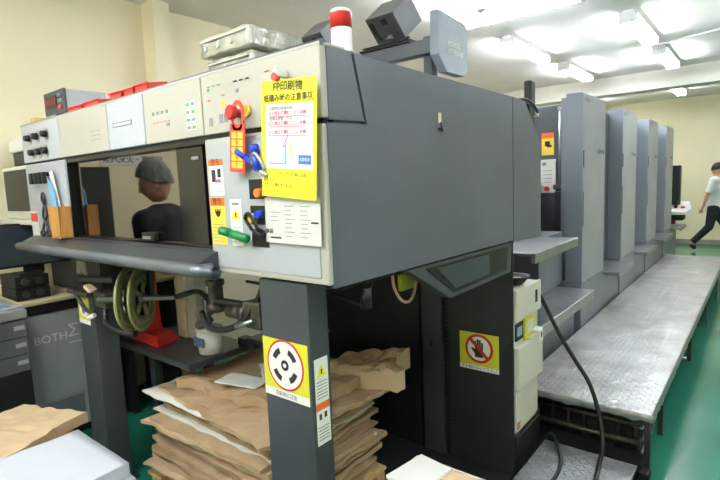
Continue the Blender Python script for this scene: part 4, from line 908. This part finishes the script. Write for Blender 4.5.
# tall dark locker at the near left wall and wall sign (seen in the window reflection)
lk = thing('dark_locker', (-3.85, .3, 0), 'black locker by the left wall, seen only reflected in the dark window', 'locker')
b = MB(); b.box(-4.10, -3.80, .72, .98, .0, .6, 'dark_panel', .006); bpy.data.objects.remove(b.build('body'))
b = MB(); b.box(-4.10, -3.95, .42, .66, 1.0, 1.85, 'black', .006); b.box(-4.1, -3.96, .44, .64, 0, 1.0, 'black', .006); b.build('body', lk)
b = MB(); b.box(-3.95, -3.945, .44, .64, 1.02, 1.82, 'dark_panel', .004); b.build('door', lk)
b = MB(); b.box(XW, XW+.01, -.13, .41, 1.87, 1.96, 'white', .002); b.text('印刷室・火気厳禁', .065, (XW+.01, .14, 1.915), FX, UZ, 'print_dark', bold=.001); o = b.build('wall_sign', loc=(XW, .14, 1.87)); tag(o, 'long white wall sign seen mirrored at the top of the dark window', 'sign')

# ============================================================ FAR CONSOLE
fc = thing('operator_console', (-1.3, 11, 0), 'far operator console with white desk beyond the last tower', 'console')
b = MB(); b.box(-1.50, -1.22, 10.9, 11.05, 1.0, 1.73, 'monitor_blue', .02); b.box(-1.49, -1.40, 10.88, 10.9, 1.2, 1.6, 'white', .01); b.build('screen', fc)
b = MB(); b.prism([(-1.70, 10.6, .84), (-1.10, 10.6, .84), (-1.02, 10.75, .90), (-1.1, 11.2, 1.0), (-1.7, 11.2, 1.0)], (0, 0, .05), 'white'); b.build('desk', fc)
b = MB(); b.box(-1.65, -1.15, 10.75, 11.15, .72, .85, 'print_dark', .02); b.box(-1.3, -1.25, 10.8, 10.86, .9, 1.08, 'black', .01); b.box(-1.2, -1.13, 10.8, 10.9, .9, .98, 'red', .02); b.build('control_tray', fc)
b = MB(); b.box(-1.46, -1.38, 10.85, 10.93, 0, .73, 'steel', .005); b.build('leg', fc)
b = MB(); b.box(-1.62, -1.30, 11.0, 11.2, .0, .74, 'red_plastic', .01); b.box(-1.6, -1.28, 10.96, 11.0, .0, .42, 'black', .01); b.build('pedestal', fc)

# ============================================================ PEOPLE
def skin_mesh(name, verts, edges, radii, sub=2):
    me = bpy.data.meshes.new(name); me.from_pydata([V(v) for v in verts], edges, []); me.update()
    ob = bpy.data.objects.new(name, me); C.objects.link(ob)
    md = ob.modifiers.new('s', 'SKIN'); sk = me.skin_vertices[0].data
    for i, r in enumerate(radii): sk[i].radius = r if isinstance(r, tuple) else (r, r)
    sk[0].use_root = True
    ob.modifiers.new('u', 'SUBSURF').levels = sub
    dg = bpy.context.evaluated_depsgraph_get(); m2 = bpy.data.meshes.new_from_object(ob.evaluated_get(dg))
    bpy.data.objects.remove(ob); return m2
def head_bm(c, fwd, s=1., grow=0.):
    """face with brow, nose, lips, chin, ears; c = centre of head, fwd = facing direction"""
    b2 = bmesh.new(); bmesh.ops.create_icosphere(b2, subdivisions=5, radius=1)
    for v in b2.verts:
        x, y, z = v.co   # y- is forward
        X = x*.074; Y = y*.095; Zz = z*.118
        if z < 0: X *= 1-.30*(-z)**1.3; Y *= 1-.18*(-z)**1.5
        if y < 0:
            Y += .006*math.exp(-((z-.12)/.1)**2-(abs(x)-.38)**2/.02)          # eye sockets
            Y -= .020*math.exp(-(x/.10)**2-((z+.15)/.15)**2) + .008*math.exp(-(x/.08)**2-((z+.02)/.2)**2)
            Y -= .006*math.exp(-(x/.22)**2-((z+.44)/.06)**2) - .004*math.exp(-(x/.25)**2-((z+.50)/.03)**2)
            Y -= .009*math.exp(-(x/.25)**2-((z+.78)/.16)**2) + .004*math.exp(-((z-.28)/.1)**2-(x/.5)**2)
        v.co = V((X, Y, Zz))*(1+grow)*s
    for sx in (-1, 1):
        e = bmesh.ops.create_icosphere(b2, subdivisions=2, radius=1)['verts']
        for v in e: v.co = V((sx*.076+v.co.x*.009, .008+v.co.y*.018, -.005+v.co.z*.032))*s
    f = V(fwd); ang = math.atan2(f.x, -f.y)
    Mx = Matrix.Translation(V(c)) @ Matrix.Rotation(ang, 4, 'Z') @ Matrix.Rotation(-math.asin(max(-1, min(1, f.normalized().z))), 4, 'X')
    bmesh.ops.transform(b2, matrix=Mx, verts=b2.verts); return b2
def hand(wr, d, side, J, E, Rr_):
    """appends palm, four fingers and a thumb to the skin graph at wrist index wr"""
    p0 = V(J[wr]); d = V(d).normalized(); s = V(side).normalized(); n = d.cross(s)
    pi_ = len(J); J.append(p0+d*.045); E.append((wr, pi_)); Rr_.append((.030, .016))
    pm = len(J); J.append(p0+d*.085); E.append((pi_, pm)); Rr_.append((.030, .014))
    for k, (o, L_) in enumerate(((-.030, .066), (-.010, .076), (.010, .072), (.029, .056))):
        prev = pm
        for q in range(3):
            t_ = (q+1)/3; idx = len(J); J.append(p0+d*(.09+L_*t_)+s*o*(1+.1*t_)+n*(.016*t_*t_)); E.append((prev, idx)); Rr_.append(.0085-.001*q); prev = idx
    prev = pi_
    for q, (a_, b_) in enumerate(((.03, .058), (.042, .085), (.045, .105))):
        idx = len(J); J.append(p0+d*b_+s*-a_-n*-.006*q); E.append((prev, idx)); Rr_.append(.0105-.001*q); prev = idx
def mesh_thing(me_list, name, parent, m, voxel=None, base=V((0, 0, 0))):
    b = bmesh.new()
    for me in me_list:
        if isinstance(me, bmesh.types.BMesh):
            t_ = bpy.data.meshes.new('x'); me.to_mesh(t_); me.free(); me = t_; [setattr(p_, 'material_index', 0) for p_ in me.polygons]
        b.from_mesh(me)
    for v in b.verts: v.co -= base
    me = bpy.data.meshes.new(name); b.to_mesh(me); b.free()
    ob = bpy.data.objects.new(name, me); C.objects.link(ob)
    if voxel:
        r = ob.modifiers.new('r', 'REMESH'); r.mode = 'VOXEL'; r.voxel_size = voxel; r.use_smooth_shade = True
        sm = ob.modifiers.new('sm', 'SMOOTH'); sm.factor = .5; sm.iterations = 2
        dg = bpy.context.evaluated_depsgraph_get(); m2 = bpy.data.meshes.new_from_object(ob.evaluated_get(dg)); ob.modifiers.clear(); ob.data = m2; me = m2
    me.materials.clear(); me.materials.append(M[m])
    for p in me.polygons: p.use_smooth = True; p.material_index = 0
    ob.parent = parent; return ob
def person(loc, yaw, H, J0, label, shirt, trouser_m, cap, fwd_head, long_sleeve):
    """J0: dict of joints in body space (x = body right, y = back, z up), scaled by H/1.75"""
    t = thing('person', loc, label, 'person'); s = H/1.75; cy_, sy_ = math.cos(yaw), math.sin(yaw)
    def W(p): p = V(p)*s; return V((p.x*cy_-p.y*sy_, p.x*sy_+p.y*cy_, p.z))
    def D(p): p = V(p); return V((p.x*cy_-p.y*sy_, p.x*sy_+p.y*cy_, p.z))
    names = ['pelvis', 'waist', 'chest', 'upper', 'neck', 'skull', 'shL', 'elL', 'wrL', 'shR', 'elR', 'wrR', 'hipL', 'knL', 'anL', 'hipR', 'knR', 'anR', 'toL', 'toR']
    J = [W(J0[n_]) for n_ in names]; I = {n_: i for i, n_ in enumerate(names)}
    E_ = [(I[a], I[c]) for a, c in (('pelvis', 'waist'), ('waist', 'chest'), ('chest', 'upper'), ('upper', 'neck'), ('neck', 'skull'), ('upper', 'shL'), ('shL', 'elL'), ('elL', 'wrL'), ('upper', 'shR'), ('shR', 'elR'), ('elR', 'wrR'), ('pelvis', 'hipL'), ('hipL', 'knL'), ('knL', 'anL'), ('pelvis', 'hipR'), ('hipR', 'knR'), ('knR', 'anR'), ('anL', 'toL'), ('anR', 'toR'))]
    Rd = dict(pelvis=(.145, .105), waist=(.13, .095), chest=(.15, .105), upper=(.12, .085), neck=.055, skull=.05, shL=.058, elL=.042, wrL=.027, shR=.058, elR=.042, wrR=.027, hipL=.088, knL=.056, anL=.038, hipR=.088, knR=.056, anR=.038, toL=.035, toR=.035)
    under = dict(pelvis=.095, waist=.085, chest=.095, upper=.08, shL=.045, shR=.045, hipL=.075, hipR=.075, knL=.046, knR=.046)
    R_ = [under.get(n_, Rd[n_])*s for n_ in names]
    for sd in 'LR': hand(I['wr'+sd], J[I['wr'+sd]]-J[I['el'+sd]], D((0, -1, 0)), J, E_, R_)
    body = skin_mesh('b', J, E_, R_)
    hb = head_bm(W(J0['head']), D(fwd_head), s)
    mesh_thing([body, hb], 'body', t, 'skin', .008)
    def garment(nm, keys, eds, grow, m, extra=None):
        JJ = [W(J0[k]) for k in keys]; RR = []
        for k in keys:
            r = Rd[k]; g = grow; RR.append(tuple((v+g)*s for v in r) if isinstance(r, tuple) else (r+g)*s)
        if extra: 
            for k, p, r, to in extra: JJ.append(W(p)); RR.append(r*s); keys = keys+[k]; eds = eds+[(to, k)]
        K = {k: i for i, k in enumerate(keys)}; gb = MB(); lat = D((1, 0, 0))
        torso = ('pelvis', 'waist', 'chest', 'upper')
        for a, c in eds:     # tapered limbs and a broad torso, fused into one cloth surface
            ra, rc = RR[K[a]], RR[K[c]]
            offs = [V((0, 0, 0))]
            if a in torso and c in torso: offs = [lat*o_*s for o_ in (-.055, -.02, .02, .055)]
            ra = ra[1] if isinstance(ra, tuple) else ra; rc = rc[1] if isinstance(rc, tuple) else rc
            for o_ in offs:
                p0, p1 = JJ[K[a]]+o_, JJ[K[c]]+o_; gb.cyl(p0, p1, ra, m, r1=rc, seg=20)
                for p_, r_ in ((p0, ra), (p1, rc)):
                    if c in ('cL', 'cR', 'aL', 'aR', 'nk') and p_ is p1: continue
                    b2 = bmesh.new(); bmesh.ops.create_icosphere(b2, subdivisions=3, radius=r_); gb.add(b2, Matrix.Translation(p_), m)
        return mesh_thing([gb.bm], nm, t, m, .008)
    lerp = lambda a, c, u: tuple(V(J0[a])*(1-u)+V(J0[c])*u)
    if long_sleeve:
        garment('shirt', ['pelvis', 'waist', 'chest', 'upper', 'shL', 'elL', 'shR', 'elR'], [('pelvis', 'waist'), ('waist', 'chest'), ('chest', 'upper'), ('upper', 'shL'), ('shL', 'elL'), ('upper', 'shR'), ('shR', 'elR')], .02, shirt,
                [('cL', lerp('elL', 'wrL', .9), .04, 'elL'), ('cR', lerp('elR', 'wrR', .9), .04, 'elR'), ('nk', lerp('upper', 'neck', .75), .06, 'upper')])
    else:
        garment('shirt', ['pelvis', 'waist', 'chest', 'upper', 'shL', 'shR'], [('pelvis', 'waist'), ('waist', 'chest'), ('chest', 'upper'), ('upper', 'shL'), ('upper', 'shR')], .02, shirt,
                [('cL', lerp('shL', 'elL', .8), .062, 'shL'), ('cR', lerp('shR', 'elR', .8), .062, 'shR'), ('nk', lerp('upper', 'neck', .7), .055, 'upper')])
    garment('trousers', ['pelvis', 'hipL', 'knL', 'hipR', 'knR'], [('pelvis', 'hipL'), ('hipL', 'knL'), ('pelvis', 'hipR'), ('hipR', 'knR')], .017, trouser_m, [('aL', lerp('knL', 'anL', .95), .062, 'knL'), ('aR', lerp('knR', 'anR', .95), .062, 'knR')])
    for sd in 'LR':
        a_ = V(J0['an'+sd]); b_ = V(J0['to'+sd]); me = skin_mesh('shoe', [W(a_+V((0, .035, -.035))), W(a_*.5+b_*.5), W(b_+V((0, -.03, 0)))], [(0, 1), (1, 2)], [.048*s, .05*s, .042*s], 2); mesh_thing([me], 'shoe', t, 'shoe')
    # hair or cap
    hb = head_bm(W(J0['head'])+V((0, 0, .012)), D(fwd_head), s, .22 if cap else .07)
    f = D(fwd_head).normalized(); c = W(J0['head'])
    kill = [v for v in hb.verts if ((v.co-c).z < (.0 if cap else -.02)*s + max(0, (v.co-c).dot(f))*(.75 if not cap else .45)) or ((v.co-c).dot(f) > (.10 if cap else .055)*s)]
    bmesh.ops.delete(hb, geom=kill, context='VERTS')
    if cap:
        for v in hb.verts: d_ = v.co-c; d_.z *= 1.12; v.co = c+d_+noise.noise_vector(v.co*40)*.006
    o = mesh_thing([hb], 'hair_net_cap' if cap else 'hair', t, 'cap_net' if cap else 'hair')
    so = o.modifiers.new('so', 'SOLIDIFY'); so.thickness = .006
    return t
walk = dict(pelvis=(0, 0, .93), waist=(0, 0, 1.08), chest=(0, -.01, 1.25), upper=(0, 0, 1.40), neck=(0, -.01, 1.49), skull=(0, -.02, 1.58), head=(0, -.03, 1.63),
            shL=(-.19, 0, 1.40), elL=(-.23, .10, 1.13), wrL=(-.20, .16, .92), shR=(.19, 0, 1.40), elR=(.23, .05, 1.13), wrR=(.24, -.03, .90),
            hipL=(-.09, 0, .88), knL=(-.09, .06, .50), anL=(-.09, .34, .17), toL=(-.09, .30, .04), hipR=(.09, 0, .88), knR=(.09, -.20, .50), anR=(.09, -.26, .09), toR=(.09, -.39, .045))
person((-.78, 12.1, 0), PI/2, 1.74, walk, 'man in white short-sleeved shirt and black trousers walking near the far wall', 'shirt_white', 'trouser', False, (0, -1, -.15), False)
stand = dict(pelvis=(0, 0, .93), waist=(0, 0, 1.08), chest=(0, 0, 1.25), upper=(0, 0, 1.40), neck=(0, -.015, 1.49), skull=(0, -.03, 1.58), head=(0, -.045, 1.63),
             shL=(-.19, 0, 1.40), elL=(-.22, .03, 1.13), wrL=(-.21, -.02, .88), shR=(.19, 0, 1.40), elR=(.22, .03, 1.13), wrR=(.21, -.02, .88),
             hipL=(-.09, 0, .88), knL=(-.10, -.02, .50), anL=(-.10, .02, .09), toL=(-.11, -.11, .045), hipR=(.09, 0, .88), knR=(.10, -.02, .50), anR=(.10, .02, .09), toR=(.11, -.11, .045))
person((-3.18, .44, 0), -2.0, 1.82, stand, 'person in dark work clothes and pale hair-net cap, reflected in the window', 'navy_work', 'navy_work', True, (-.56, -.82, -.28), True)

# ============================================================ CAMERA, WORLD
R = ((0.77805706, 0.03999208, -0.62691933), (0.62687025, -0.11417196, 0.77071295), (-0.04075419, -0.99265573, -0.11390215))
cam = bpy.data.cameras.new('camera'); co = bpy.data.objects.new('camera', cam); C.objects.link(co)
m3 = Matrix([[R[i][0], -R[i][1], -R[i][2]] for i in range(3)])
co.matrix_world = Matrix.Translation((0, 0, 1.65)) @ m3.to_4x4()
cam.sensor_width = 36; cam.lens = 36*500/720; cam.clip_start = .05
sc_ = bpy.context.scene; sc_.camera = co
w = bpy.data.worlds.new('world'); sc_.world = w; w.use_nodes = True
w.node_tree.nodes['Background'].inputs[0].default_value = (.9, .95, 1, 1); w.node_tree.nodes['Background'].inputs[1].default_value = .3
sc_.view_settings.view_transform = 'Standard'; sc_.view_settings.look = 'None'; sc_.view_settings.exposure = 1.18; sc_.view_settings.gamma = 1; sc_.view_settings.use_curve_mapping = False
